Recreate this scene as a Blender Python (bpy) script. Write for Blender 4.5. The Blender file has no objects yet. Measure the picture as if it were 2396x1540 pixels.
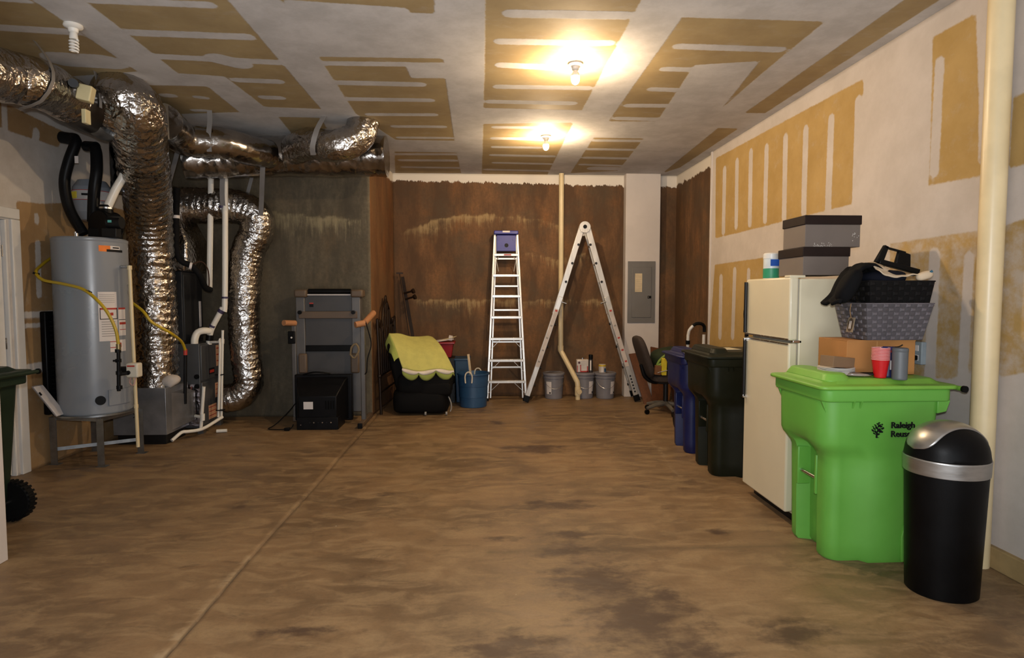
import bpy, bmesh, math, random
import numpy as np
from mathutils import Vector, Matrix, noise
random.seed(7)
SC = bpy.context.scene
COL = SC.collection
R = math.radians

# ------------------------------------------------------------------ camera, world, lights, exposure
cam = bpy.data.cameras.new('camera')
cam.sensor_width = 36.0; cam.sensor_fit = 'HORIZONTAL'
cam.lens = 36.0 * 1400 / 2396
cam.clip_start = 0.02
cam_o = bpy.data.objects.new('camera', cam); COL.objects.link(cam_o)
cam_o.location = (0, 0, 1.45)
cam_o.rotation_euler = (R(90 - 3.2705), 0, R(-2.7762))
SC.camera = cam_o

wd = bpy.data.worlds.new('world'); SC.world = wd; wd.use_nodes = True
bg = wd.node_tree.nodes['Background']
bg.inputs[0].default_value = (0.75, 0.86, 1.0, 1); bg.inputs[1].default_value = 0.5

def area(name, loc, rot, sx, sy, power, col):
    l = bpy.data.lights.new(name, 'AREA'); l.shape = 'RECTANGLE'; l.size = sx; l.size_y = sy
    l.energy = power; l.color = col
    o = bpy.data.objects.new(name, l); COL.objects.link(o); o.location = loc; o.rotation_euler = rot
    return o
# daylight through the open garage door behind the camera
area('garage_door_daylight', (0.05, -2.45, 1.2), (R(90), 0, 0), 4.6, 2.1, 30, (0.86, 0.93, 1.0))
# upward fill light added to brighten the ceiling, as if off a sunlit driveway
area('upward_bounce_fill', (0.05, -5.1, 0.02), (R(180), 0, 0), 6.0, 5.0, 820, (0.97, 0.98, 1.0))
# the photographer's flash, just above the camera
area('camera_flash', (0.0, -0.03, 1.57), (R(90), 0, R(-2.8)), 0.10, 0.06, 72, (0.93, 0.96, 1.0))
BULB = 2300.0
SC.view_settings.view_transform = 'Standard'
SC.view_settings.look = 'None'
SC.view_settings.gamma = 1.0
SC.view_settings.use_curve_mapping = False
SC.view_settings.exposure = 0.0

# ------------------------------------------------------------------ helpers
def lin(c):
    if isinstance(c, str):
        c = c.lstrip('#'); c = [int(c[i:i+2], 16) / 255 for i in (0, 2, 4)]
        c = [x / 12.92 if x <= 0.04045 else ((x + 0.055) / 1.055) ** 2.4 for x in c]
    return tuple(c[:3])

class NT:
    """tiny node-tree helper"""
    def __init__(s, name):
        s.m = bpy.data.materials.new(name); s.m.use_nodes = True
        s.t = s.m.node_tree; s.b = s.t.nodes['Principled BSDF']
    def n(s, typ, **kw):
        nd = s.t.nodes.new(typ)
        for k, v in kw.items(): setattr(nd, k, v)
        return nd
    def l(s, a, b): s.t.links.new(a, b)
    def coord(s, scale=(1, 1, 1), kind='Object'):
        tc = s.n('ShaderNodeTexCoord'); mp = s.n('ShaderNodeMapping'); mp.inputs['Scale'].default_value = scale
        s.l(tc.outputs[kind], mp.inputs['Vector']); return mp.outputs['Vector']
    def noise(s, vec, scale=5, detail=4, rough=0.55, dist=0.0):
        nd = s.n('ShaderNodeTexNoise'); nd.inputs['Scale'].default_value = scale; nd.inputs['Detail'].default_value = detail
        nd.inputs['Roughness'].default_value = rough; nd.inputs['Distortion'].default_value = dist
        if vec: s.l(vec, nd.inputs['Vector'])
        return nd.outputs['Fac']
    def math(s, op, a, b=None, c=None, clamp=False):
        nd = s.n('ShaderNodeMath', operation=op); nd.use_clamp = clamp
        for i, x in enumerate((a, b, c)):
            if x is None: continue
            if isinstance(x, (int, float)): nd.inputs[i].default_value = x
            else: s.l(x, nd.inputs[i])
        return nd.outputs[0]
    def ramp(s, f, a, b, lo=0.0, hi=1.0):
        nd = s.n('ShaderNodeMapRange', interpolation_type='SMOOTHSTEP')
        s.l(f, nd.inputs['Value']); nd.inputs['From Min'].default_value = a; nd.inputs['From Max'].default_value = b
        nd.inputs['To Min'].default_value = lo; nd.inputs['To Max'].default_value = hi
        return nd.outputs['Result']
    def mix(s, f, a, b):
        nd = s.n('ShaderNodeMix', data_type='RGBA')
        if isinstance(f, (int, float)): nd.inputs[0].default_value = f
        else: s.l(f, nd.inputs[0])
        for i, x in ((6, a), (7, b)):
            if isinstance(x, (tuple, list, str)): nd.inputs[i].default_value = (*lin(x), 1)
            else: s.l(x, nd.inputs[i])
        return nd.outputs[2]
    def attr(s, name):
        nd = s.n('ShaderNodeAttribute'); nd.attribute_name = name; return nd.outputs['Fac']
    def bump(s, h, strength=0.3, dist=0.01):
        nd = s.n('ShaderNodeBump'); nd.inputs['Strength'].default_value = strength; nd.inputs['Distance'].default_value = dist
        s.l(h, nd.inputs['Height']); s.l(nd.outputs['Normal'], s.b.inputs['Normal']); return nd
    def set(s, **kw):
        for k, v in kw.items():
            i = s.b.inputs[k.replace('_', ' ')]
            if isinstance(v, (int, float)): i.default_value = v
            elif isinstance(v, (tuple, str)): i.default_value = (*lin(v), 1)
            else: s.l(v, i)

MATS = {}
def mat(name, col, rough=0.5, metal=0.0, var=0.12, vscale=6.0, bump=0.0, bscale=40.0, stretch=(1, 1, 1), coat=0.0):
    if name in MATS: return MATS[name]
    t = NT(name); v = t.coord(stretch); f = t.noise(v, vscale, 4, 0.6)
    c = lin(col); a = tuple(max(0, x * (1 - var)) for x in c); b = tuple(min(1, x * (1 + var)) for x in c)
    t.set(Base_Color=t.mix(t.ramp(f, 0.3, 0.7), a, b), Roughness=t.ramp(f, 0.2, 0.8, max(0.03, rough - 0.06), min(1, rough + 0.06)), Metallic=metal)
    if coat: t.set(Coat_Weight=coat)
    if max(c) < 0.06 and not metal: t.set(Specular_IOR_Level=0.14 if max(c) < 0.02 else 0.25)
    if bump: t.bump(t.noise(v, bscale, 3), bump, 0.005)
    MATS[name] = t.m
    return t.m

OFF = {}
class MB:
    def __init__(s): s.v = []; s.f = []; s.M = Matrix()
    def add(s, vs, fs):
        o = len(s.v); M = s.M
        s.v += [tuple(M @ Vector(p)) for p in vs]; s.f += [tuple(i + o for i in f) for f in fs]; return s
    def box(s, c, d, rot=None):
        m = Matrix.Translation(c)
        if rot: m = m @ Matrix.Rotation(rot[2], 4, 'Z') @ Matrix.Rotation(rot[1], 4, 'Y') @ Matrix.Rotation(rot[0], 4, 'X')
        vs = [m @ Vector((x * d[0] / 2, y * d[1] / 2, z * d[2] / 2)) for x in (-1, 1) for y in (-1, 1) for z in (-1, 1)]
        return s.add(vs, [(0, 1, 3, 2), (4, 6, 7, 5), (0, 4, 5, 1), (2, 3, 7, 6), (0, 2, 6, 4), (1, 5, 7, 3)])
    def mm(s, a, b):
        return s.box([(a[i] + b[i]) / 2 for i in range(3)], [abs(b[i] - a[i]) for i in range(3)])
    def bar(s, p0, p1, w, h, up=(0, 0, 1)):
        p0, p1 = Vector(p0), Vector(p1); d = (p1 - p0).normalized(); u = Vector(up)
        x = d.cross(u)
        if x.length < 1e-4: x = d.cross(Vector((0, 1, 0)))
        x.normalize(); y = x.cross(d)
        vs = [p + x * a * w / 2 + y * b * h / 2 for p in (p0, p1) for a, b in ((-1, -1), (1, -1), (1, 1), (-1, 1))]
        return s.add(vs, [(3, 2, 1, 0), (4, 5, 6, 7), (0, 1, 5, 4), (1, 2, 6, 5), (2, 3, 7, 6), (3, 0, 4, 7)])
    def loft(s, rings, caps=True, closed=True):
        n = len(rings[0]); vs = [p for r in rings for p in r]; fs = []
        for i in range(len(rings) - 1):
            for j in range(n if closed else n - 1):
                k = (j + 1) % n; fs.append((i * n + j, i * n + k, (i + 1) * n + k, (i + 1) * n + j))
        if caps and closed: fs += [tuple(range(n - 1, -1, -1)), tuple(range((len(rings) - 1) * n, len(rings) * n))]
        return s.add(vs, fs)
    def cyl(s, p0, p1, r0, r1=None, n=20, caps=True):
        return s.tube([p0, p1], [r0, r0 if r1 is None else r1], n, caps)
    def tube(s, pts, r, n=12, caps=True, disp=None):
        pts = [Vector(p) for p in pts]; N = len(pts)
        rr = r if isinstance(r, (list, tuple)) else [r] * N
        tg = [(pts[min(i + 1, N - 1)] - pts[max(i - 1, 0)]).normalized() for i in range(N)]
        a = Vector((0, 0, 1)) if abs(tg[0].z) < 0.9 else Vector((1, 0, 0))
        u = (a - tg[0] * a.dot(tg[0])).normalized(); rings = []
        for i in range(N):
            u = (u - tg[i] * u.dot(tg[i])).normalized(); w = tg[i].cross(u)
            rings.append([pts[i] + (u * math.cos(2 * math.pi * j / n) + w * math.sin(2 * math.pi * j / n)) * (rr[i] * (disp(i, j, pts[i]) if disp else 1)) for j in range(n)])
        return s.loft(rings, caps)
    def lathe(s, prof, c=(0, 0, 0), n=32, sx=1, sy=1, caps=True):
        q = [prof[0]]
        for a, b in zip(prof, prof[1:]):            # support loops keep long walls flat-shaded along their length
            L = math.hypot(b[0] - a[0], b[1] - a[1])
            if L > 0.05:
                k = min(0.25, 0.006 / L)
                q += [(a[0] + (b[0] - a[0]) * k, a[1] + (b[1] - a[1]) * k), (b[0] - (b[0] - a[0]) * k, b[1] - (b[1] - a[1]) * k)]
            q.append(b)
        prof = q
        return s.loft([[(c[0] + r * sx * math.cos(2 * math.pi * j / n), c[1] + r * sy * math.sin(2 * math.pi * j / n), c[2] + z) for j in range(n)] for r, z in prof], caps)
    def prism(s, poly, ax, a, b):
        def P(p, t): return {'x': (t, p[0], p[1]), 'y': (p[0], t, p[1]), 'z': (p[0], p[1], t)}[ax]
        return s.loft([[P(p, a) for p in poly], [P(p, b) for p in poly]])
    def grid(s, fn, nu, nv):
        vs = [fn(i / nu, j / nv) for i in range(nu + 1) for j in range(nv + 1)]
        fs = [(i * (nv + 1) + j, (i + 1) * (nv + 1) + j, (i + 1) * (nv + 1) + j + 1, i * (nv + 1) + j + 1) for i in range(nu) for j in range(nv)]
        return s.add(vs, fs)
    def sq(s, c, d, e=0.4, nu=24, nv=14, rot=None, lump=0.0, seed=0):
        """superquadric soft block"""
        m = Matrix.Translation(c)
        if rot: m = m @ Matrix.Rotation(rot[2], 4, 'Z') @ Matrix.Rotation(rot[1], 4, 'Y') @ Matrix.Rotation(rot[0], 4, 'X')
        def pw(x): return math.copysign(abs(x) ** e, x)
        rings = []
        for i in range(nv + 1):
            ph = -math.pi / 2 + math.pi * (0.02 + 0.96 * i / nv)
            ring = []
            for j in range(nu):
                th = 2 * math.pi * j / nu
                p = Vector((pw(math.cos(ph)) * pw(math.cos(th)) * d[0] / 2, pw(math.cos(ph)) * pw(math.sin(th)) * d[1] / 2, pw(math.sin(ph)) * d[2] / 2))
                if lump: p *= 1 + lump * noise.noise(p * 9 + Vector((seed, seed * 2, 3)))
                ring.append(m @ p)
            rings.append(ring)
        return s.loft(rings)
    def ribbon(s, pts, w, t, wdir):
        pts = [Vector(p) for p in pts]; wd_ = Vector(wdir).normalized(); rings = []
        for i, p in enumerate(pts):
            d = (pts[min(i + 1, len(pts) - 1)] - pts[max(i - 1, 0)]).normalized(); nn = d.cross(wd_).normalized()
            rings.append([p + wd_ * w / 2 + nn * t / 2, p - wd_ * w / 2 + nn * t / 2, p - wd_ * w / 2 - nn * t / 2, p + wd_ * w / 2 - nn * t / 2])
        return s.loft(rings)
    def build(s, name, m, parent=None, bevel=0.0, smooth=38, seg=2, **tags):
        vs = s.v
        if parent is not None: o0 = OFF[parent.as_pointer()]
        else:
            a = np.array(vs); o0 = tags.pop('loc', None) or (float((a[:, 0].min() + a[:, 0].max()) / 2), float((a[:, 1].min() + a[:, 1].max()) / 2), float(a[:, 2].min()))
        me = bpy.data.meshes.new(name)
        me.from_pydata([(p[0] - o0[0], p[1] - o0[1], p[2] - o0[2]) for p in vs], [], s.f)
        bm = bmesh.new(); bm.from_mesh(me); bmesh.ops.recalc_face_normals(bm, faces=bm.faces); bm.to_mesh(me); bm.free()
        me.materials.append(m)
        if smooth:
            me.shade_smooth(); me.set_sharp_from_angle(angle=R(smooth))
        o = bpy.data.objects.new(name, me); COL.objects.link(o); OFF[o.as_pointer()] = o0
        KEEP.append(o)
        if parent is not None: o.parent = parent
        else: o.location = o0
        if bevel:
            b = o.modifiers.new('bevel', 'BEVEL'); b.width = bevel; b.segments = seg; b.limit_method = 'ANGLE'; b.angle_limit = R(35)
        tag(o, **tags); return o
KEEP = []
def tag(o, label=None, cat=None, group=None, kind=None):
    if label: o['label'] = label
    if cat: o['category'] = cat
    if group: o['group'] = group
    if kind: o['kind'] = kind
def thing(name, label, cat, loc, group=None):
    o = bpy.data.objects.new(name, None); COL.objects.link(o); o.location = loc; o.empty_display_size = 0.1
    OFF[o.as_pointer()] = tuple(loc); KEEP.append(o); tag(o, label, cat, group); return o
def spline(pts, step=0.03):
    P = [Vector(p) for p in pts]; Q = [P[0] * 2 - P[1]] + P + [P[-1] * 2 - P[-2]]; out = []
    for i in range(1, len(Q) - 2):
        a, b, c, d = Q[i - 1], Q[i], Q[i + 1], Q[i + 2]; n = max(2, int((c - b).length / step))
        for k in range(n):
            t = k / n
            out.append(0.5 * ((2 * b) + (c - a) * t + (2 * a - 5 * b + 4 * c - d) * t * t + (3 * b - a - 3 * c + d) * t ** 3))
    out.append(P[-1]); return out
def text(body, size, m, parent, loc, rot, name='lettering', depth=0.0006, align='LEFT', bold=0.0, sx=1.0):
    cu = bpy.data.curves.new('t', 'FONT'); cu.body = body; cu.size = size; cu.extrude = depth; cu.align_x = align; cu.offset = bold
    cu.resolution_u = 3
    o = bpy.data.objects.new('t', cu); COL.objects.link(o)
    bpy.context.view_layer.update()
    me = bpy.data.meshes.new_from_object(o.evaluated_get(bpy.context.evaluated_depsgraph_get()))
    bpy.data.objects.remove(o)
    mt = Matrix.Translation(loc) @ rot.to_4x4() @ Matrix.Diagonal((sx, 1, 1, 1))
    b = MB(); b.v = [tuple(mt @ v.co) for v in me.vertices]; b.f = [tuple(p.vertices) for p in me.polygons]
    return b.build(name, m, parent, smooth=0)
FACE_CAM = Matrix.Rotation(R(90), 3, 'X')                      # text in the XZ plane, read from -Y
FACE_LEFT = Matrix.Rotation(R(-90), 3, 'Z') @ FACE_CAM          # read from -X
FACE_RIGHT = Matrix.Rotation(R(90), 3, 'Z') @ FACE_CAM          # read from +X

# signed-distance fields used as surface attributes (paint, mud, stains)
def sd_poly(X, Y, poly):
    d = np.full(X.shape, 1e9); ins = np.zeros(X.shape, bool); n = len(poly)
    for i in range(n):
        x0, y0 = poly[i]; x1, y1 = poly[(i + 1) % n]
        ex, ey = x1 - x0, y1 - y0; wx, wy = X - x0, Y - y0
        t = np.clip((wx * ex + wy * ey) / (ex * ex + ey * ey + 1e-12), 0, 1)
        d = np.minimum(d, np.hypot(wx - ex * t, wy - ey * t))
        c = ((y0 <= Y) != (y1 <= Y)) & (X < (x1 - x0) * (Y - y0) / ((y1 - y0) if y1 != y0 else 1e-9) + x0)
        ins ^= c
    return np.where(ins, -d, d)
def sd_seg(X, Y, x0, y0, x1, y1, w):
    ex, ey = x1 - x0, y1 - y0; t = np.clip(((X - x0) * ex + (Y - y0) * ey) / (ex * ex + ey * ey + 1e-12), 0, 1)
    return np.hypot(X - x0 - ex * t, Y - y0 - ey * t) - w
def sheet(name, us, vs, place, m, attrs, thick=None, **tags):
    """a finely divided wall / floor / ceiling surface with attributes computed from its own (u, v)"""
    U_, V_ = np.meshgrid(us, vs, indexing='ij')
    pts = place(U_, V_); nu, nv = len(us), len(vs)
    idx = np.arange(nu * nv).reshape(nu, nv)
    q = np.stack([idx[:-1, :-1], idx[1:, :-1], idx[1:, 1:], idx[:-1, 1:]], -1).reshape(-1, 4)
    me = bpy.data.meshes.new(name)
    me.from_pydata(pts.reshape(-1, 3).tolist(), [], q.tolist())
    for k, fn in attrs.items():
        a = me.attributes.new(k, 'FLOAT', 'POINT'); a.data.foreach_set('value', fn(U_, V_).astype(np.float32).ravel())
    me.materials.append(m); me.shade_smooth()
    o = bpy.data.objects.new(name, me); COL.objects.link(o); OFF[o.as_pointer()] = (0, 0, 0); KEEP.append(o)
    tag(o, **tags); return o
# ------------------------------------------------------------------ measured layout of the place (metres)
CEIL_TAN=[[(0.03,3.26),(0.02,3.54),(0.02,4.5),(0.01,5.53),(0.91,5.55),(0.91,3.5),(0.91,3.22)],[(1.22,3.7),(2.12,3.71),(2.13,4.52),(2.17,5.42),(2.01,4.34),(1.56,4.44),(1.7,5.87),(1.23,5.89)],[(2.44,3.15),(2.62,3.14),(2.62,3.41),(2.63,5.56),(2.44,5.56),(2.42,3.42)],[(2.39,6.07),(2.6,6.08),(2.62,7.95),(2.5,8.31)],[(-1.16,4.42),(-0.28,4.41),(-0.29,4.81),(-0.31,6.7),(-0.95,6.69),(-1.18,5.75)],[(-1.04,7.24),(-0.31,7.25),(-0.3,8.45),(-1.21,8.49)],[(0.01,6.04),(0.89,5.95),(0.91,8.51),(-0.01,8.49)],[(1.2,6.5),(1.74,6.51),(1.8,7.44),(1.84,8.2),(1.22,8.38)],[(-2.28,3.38),(-2.28,3.65),(-2.32,4.79),(-1.99,4.84),(-1.96,5.59),(-1.47,5.63),(-1.46,3.61),(-1.46,3.34)],[(-3.22,3.42),(-2.56,3.39),(-2.58,3.67),(-2.61,4.77),(-3.28,4.92),(-3.96,4.18)],[(-2.74,5.07),(-2.23,5.08),(-2.25,5.76),(-3.04,5.88)],[(-1.19,3.32),(-0.25,3.28),(-0.29,3.72),(-0.46,3.71),(-1.16,3.64)],[(-1.94,5.9),(-1.55,5.91),(-1.58,6.27),(-2.01,6.62)]]
CEIL_MUD=[(0.17,3.7,0.87,3.69,0.055),(0.12,4.1,0.85,4.09,0.048),(0.14,4.51,0.63,4.55,0.054),(0.13,4.97,0.86,4.97,0.05),(0.07,5.35,0.79,5.36,0.053),(1.34,4.12,2.05,4.14,0.049),(1.37,4.53,1.64,4.53,0.046),(1.4,4.97,1.63,4.98,0.051),(1.31,5.4,1.65,5.39,0.054),(1.3,5.79,1.69,5.8,0.055),(-1.15,4.54,-0.58,4.53,0.045),(-1.13,4.94,-0.5,4.95,0.054),(-1.15,5.34,-0.46,5.34,0.051),(-1.06,5.78,-0.46,5.76,0.047),(-0.88,6.17,-0.4,6.16,0.046),(-0.89,6.6,-0.36,6.59,0.044),(-1.05,7.37,-0.35,7.34,0.055),(-1.01,7.69,-0.37,7.68,0.061),(-1.04,8.1,-0.31,8.11,0.053),(0.13,6.15,0.7,6.14,0.046),(0.13,6.58,0.66,6.59,0.054),(0.14,6.96,0.64,6.97,0.05),(0.13,7.36,0.84,7.39,0.056),(0.16,7.78,0.86,7.82,0.05),(0.07,8.2,0.88,8.25,0.056),(1.25,6.62,1.73,6.61,0.054),(1.24,7.01,1.75,7.02,0.051),(1.28,7.44,1.81,7.46,0.058),(1.29,7.83,1.8,7.88,0.051),(1.5,8.05,1.78,8.07,0.108),(-2.25,3.65,-1.59,3.68,0.044),(-2.26,4.08,-1.54,4.11,0.052),(-2.3,4.47,-1.5,4.54,0.052),(-1.89,4.49,-1.78,4.58,0.098),(-1.93,4.92,-1.62,4.94,0.053),(-1.87,5.33,-1.74,5.34,0.051),(-3.1,4.04,-2.64,4.09,0.052),(-2.89,3.65,-2.62,3.68,0.031),(-3.01,4.56,-2.73,4.59,0.139),(-2.69,5.32,-2.64,5.32,0.051),(-2.44,5.35,-2.38,5.37,0.04),(-2.64,5.73,-2.54,5.73,0.039),(-1.11,3.63,-0.47,3.69,0.037)]
CEIL_PATCH=[[(-0.57,4.49),(-0.27,4.48),(-0.28,4.8),(-0.56,4.81)]]
RW_TAN=[[(6.96,3.04),(4.24,2.99),(4.25,2.12),(6.93,2.11)],[(3.58,3.0),(3.27,3.0),(3.22,2.52),(3.18,2.19),(3.18,2.1),(3.57,2.12)],[(3.0,2.46),(2.88,2.46),(2.86,2.11),(3.01,2.1)],[(6.93,1.8),(5.61,1.81),(5.03,1.84),(4.97,0.77),(7.1,0.48)],[(3.9,1.79),(3.19,1.8),(3.0,1.81),(2.85,1.84),(2.8,1.08),(3.0,1.02),(3.03,1.05),(3.23,1.01),(3.35,0.96),(3.85,0.92)]]
RW_MUD=[(6.7,2.85,6.7,2.17,0.05),(6.37,2.87,6.36,2.19,0.045),(6.04,2.89,6.03,2.18,0.046),(5.7,2.86,5.7,2.17,0.043),(5.34,2.86,5.33,2.15,0.043),(5.0,2.84,5.0,2.15,0.043),(4.63,2.82,4.64,2.12,0.045),(4.29,2.85,4.29,2.13,0.045),(3.52,2.83,3.53,2.19,0.04),(3.22,2.97,3.19,2.19,0.02),(6.74,1.64,6.74,0.98,0.05),(6.37,1.71,6.39,1.0,0.045),(6.03,1.69,6.03,1.03,0.04),(5.67,1.73,5.67,1.05,0.036),(3.5,1.69,3.5,0.96,0.046),(3.24,1.66,3.25,1.0,0.038)]
LW_TAN=[[(4.53,2.94),(4.91,2.95),(5.62,2.9),(5.54,2.75),(4.9,2.74),(4.52,2.72)],[(4.49,2.14),(4.87,2.18),(5.32,2.22),(5.88,2.37),(6.79,2.43),(6.63,-0.27),(5.67,-0.03),(5.02,0.02),(4.36,0.03)]]
LW_MUD=[(5.28,2.81,5.26,2.7,0.039),(5.24,2.11,5.24,2.06,0.029),(5.24,1.88,5.23,1.45,0.032)]
D={
'big_duct':[(-2.967,5.0,2.903),(-2.818,4.92,2.993),(-2.748,4.98,2.9),(-2.854,5.22,2.732),(-3.05,5.65,2.457),(-3.192,5.95,2.146),(-3.246,6.07,1.743),(-3.238,6.08,1.154),(-3.249,6.08,0.558)],
'trunk':[(-3.028,3.55,2.752),(-3.03,4.0,2.83),(-2.984,4.15,2.851),(-3.023,4.4,2.889),(-3.027,4.62,2.871)],
'trunk_metal':[(-3.029,4.6,2.874),(-3.081,5.05,2.889),(-3.162,5.6,2.937),(-3.21,6.0,2.997)],
'upper_duct':[(-2.717,5.35,2.929),(-2.757,5.55,2.929),(-2.714,5.75,2.875),(-2.469,5.9,2.888),(-2.30,6.08,2.87),(-2.16,6.4,2.89)],
'main_duct':[(-3.022,6.3,2.824),(-2.682,6.4,2.85),(-2.179,6.45,2.893),(-1.651,6.45,2.899),(-1.007,6.45,2.906)],
'branch':[(-1.912,6.3,2.93),(-1.699,6.08,2.938),(-1.412,5.92,2.878),(-1.214,5.95,2.969),(-1.16,6.0,3.134),(-1.16,6.05,3.243)],
'lower_duct':[(-3.251,6.7,2.419),(-2.921,6.72,2.415),(-2.66,6.75,2.407),(-2.504,6.78,2.319),(-2.502,6.8,2.135),(-2.6,6.8,1.923),(-2.652,6.8,1.497),(-2.659,6.8,1.021),(-2.64,6.8,0.686),(-2.626,6.8,0.469),(-2.725,6.78,0.328),(-2.891,6.75,0.301)],
'black_vent':[(-3.535,5.42,2.803),(-3.475,5.38,2.765),(-3.526,5.35,2.577),(-3.566,5.35,2.397),(-3.532,5.35,2.181),(-3.424,5.35,1.97)],
'black_vent2':[(-3.431,5.5,2.748),(-3.358,5.45,2.704),(-3.327,5.4,2.518),(-3.355,5.4,2.335),(-3.36,5.38,2.076)],
'pvc_vent':[(-3.17,5.45,2.731),(-3.114,5.42,2.597),(-3.099,5.4,2.491),(-3.164,5.38,2.352),(-3.222,5.36,2.202),(-3.234,5.36,2.148)],
'yellow1':[(-3.729,5.4,1.775),(-3.704,5.25,1.709),(-3.669,5.12,1.639),(-3.59,5.08,1.572),(-3.382,5.02,1.536),(-3.191,4.98,1.484),(-3.047,4.98,1.34),(-2.981,5.0,1.173),(-2.968,5.01,1.04)],
'gas_riser':[(-2.968,5.01,1.04),(-2.979,5.01,0.664)],
'yellow2':[(-3.27,5.70,1.40),(-3.10,5.62,1.30),(-3.03,5.63,1.20),(-2.924,5.75,1.09),(-2.952,6.0,0.99),(-2.967,6.1,0.896)],
'gas_riser2':[(-2.967,6.1,0.896),(-2.987,6.1,0.359)],
'relief_pipe':[(-3.023,5.3,1.688),(-3.006,5.3,0.126)],
'lineset':[(-3.074,6.25,2.524),(-3.093,6.25,2.182),(-3.082,6.22,1.901),(-3.035,6.22,1.786),(-2.954,6.25,1.744),(-2.895,6.3,1.647),(-2.892,6.4,1.53),(-2.885,6.5,1.504)],
'cond_low':[(-2.798,6.5,0.14),(-2.883,6.24,0.075),(-2.966,6.1,0.077),(-3.005,6.05,0.08),(-3.051,5.95,0.023)],
'cond_v1':[(-2.901,6.5,0.946),(-2.799,6.45,0.949),(-2.778,6.45,0.927),(-2.83,6.48,0.145)],
'cond_v2':[(-2.768,6.5,1.073),(-2.816,6.52,0.136)],
'cond_v3':[(-2.844,6.2,0.515),(-2.895,6.22,0.075)],
'pvcA':[(-2.885,6.6,2.789),(-2.939,6.6,1.487)],
'pvcB':[(-2.717,6.55,2.78),(-2.758,6.55,1.404),(-2.788,6.55,1.304),(-2.896,6.55,1.103),(-2.931,6.55,0.992),(-2.937,6.55,0.919)],
'elbow':[(-3.019,6.4,0.923),(-3.013,6.4,0.994),(-2.99,6.42,1.056),(-2.941,6.44,1.073),(-2.907,6.5,1.064)],
'rail1':[(-1.158,8.3,1.743),(-0.833,8.0,0.078)],
'ladderL':[(1.351,7.95,2.373),(0.569,7.95,0.017)],
'ladderR':[(1.351,7.95,2.373),(2.091,7.95,-0.019)],
'cord1':[(-2.069,6.6,0.259),(-2.177,6.6,0.118),(-2.278,6.55,0.012),(-2.297,6.5,-0.023),(-2.239,6.5,-0.033),(-2.102,6.5,0.022),(-2.042,6.5,0.068)],
'cable_tread':[(-1.279,6.6,1.147),(-1.238,6.62,0.982),(-1.23,6.62,0.887),(-1.266,6.6,0.748),(-1.277,6.6,0.607),(-1.3,6.6,0.579)],
'blanket_pts':[(-1.084,7.45,0.996),(-0.368,7.3,0.521),(-0.926,7.2,0.527),(-0.589,7.15,0.532),(-0.651,7.6,0.855)],
'hook1':[(-1.108,8.25,1.462),(-0.951,8.2,1.491)],
'hook2':[(-1.079,8.25,1.409),(-0.928,8.2,1.438)],
}
STAINS=[(0.58,2.93,0.32,0.27),(0.7,2.57,0.32,0.31),(0.48,3.29,0.22,0.12),(0.85,2.33,0.26,0.12),(0.17,2.37,0.35,0.16),(0.48,5.56,0.4,0.23),(0.1,3.49,0.15,0.06),(0.51,3.53,0.18,0.09),(1.43,3.52,0.1,0.06),(-1.67,4.12,0.05,0.04),(0.14,6.71,0.12,0.14),(-0.72,4.31,0.09,0.05),(0.5,4.05,0.36,0.12),(1.32,2.43,0.22,0.13),(-0.79,2.54,0.28,0.05),(0.88,2.75,0.12,0.12)]
# ------------------------------------------------------------------ setting materials
H = 3.14
def drywall_mat(name, mud='#d6cfc6', mud2='#c3bbb0', paper='#b18d55', paper2='#9c7842', haze=False):
    t = NT(name); v = t.coord()
    n1 = t.noise(v, 5, 4, 0.6); n2 = t.noise(v, 40, 2)
    d = t.math('ADD', t.attr('sd'), t.math('MULTIPLY', t.math('SUBTRACT', n1, 0.5), 0.013))
    d = t.math('ADD', d, t.math('MULTIPLY', t.math('SUBTRACT', n2, 0.5), 0.012))
    f = t.ramp(d, -0.006, 0.010)
    nb = t.noise(v, 2.2, 5, 0.65)
    pc = t.mix(t.ramp(nb, 0.3, 0.7), paper2, paper)
    sm = t.ramp(t.noise(t.coord((1.0, 2.2, 2.2)), 4.5, 6, 0.7), 0.52, 0.80, 0.0, 0.30)
    if haze: sm = t.math('MAXIMUM', sm, t.math('MULTIPLY', t.attr('haze'), t.ramp(t.noise(v, 7, 5, 0.7), 0.35, 0.7, 0.0, 0.75)))
    pc = t.mix(sm, pc, mud2)
    mc = t.mix(t.ramp(t.noise(v, 3.0, 5, 0.7), 0.3, 0.7), mud2, mud)
    t.set(Base_Color=t.mix(f, pc, mc), Roughness=t.ramp(f, 0, 1, 0.75, 0.9), Specular_IOR_Level=0.2)
    t.bump(t.math('ADD', t.math('MULTIPLY', f, 0.7), t.math('MULTIPLY', n2, 0.25)), 0.25, 0.004)
    return t.m
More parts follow.
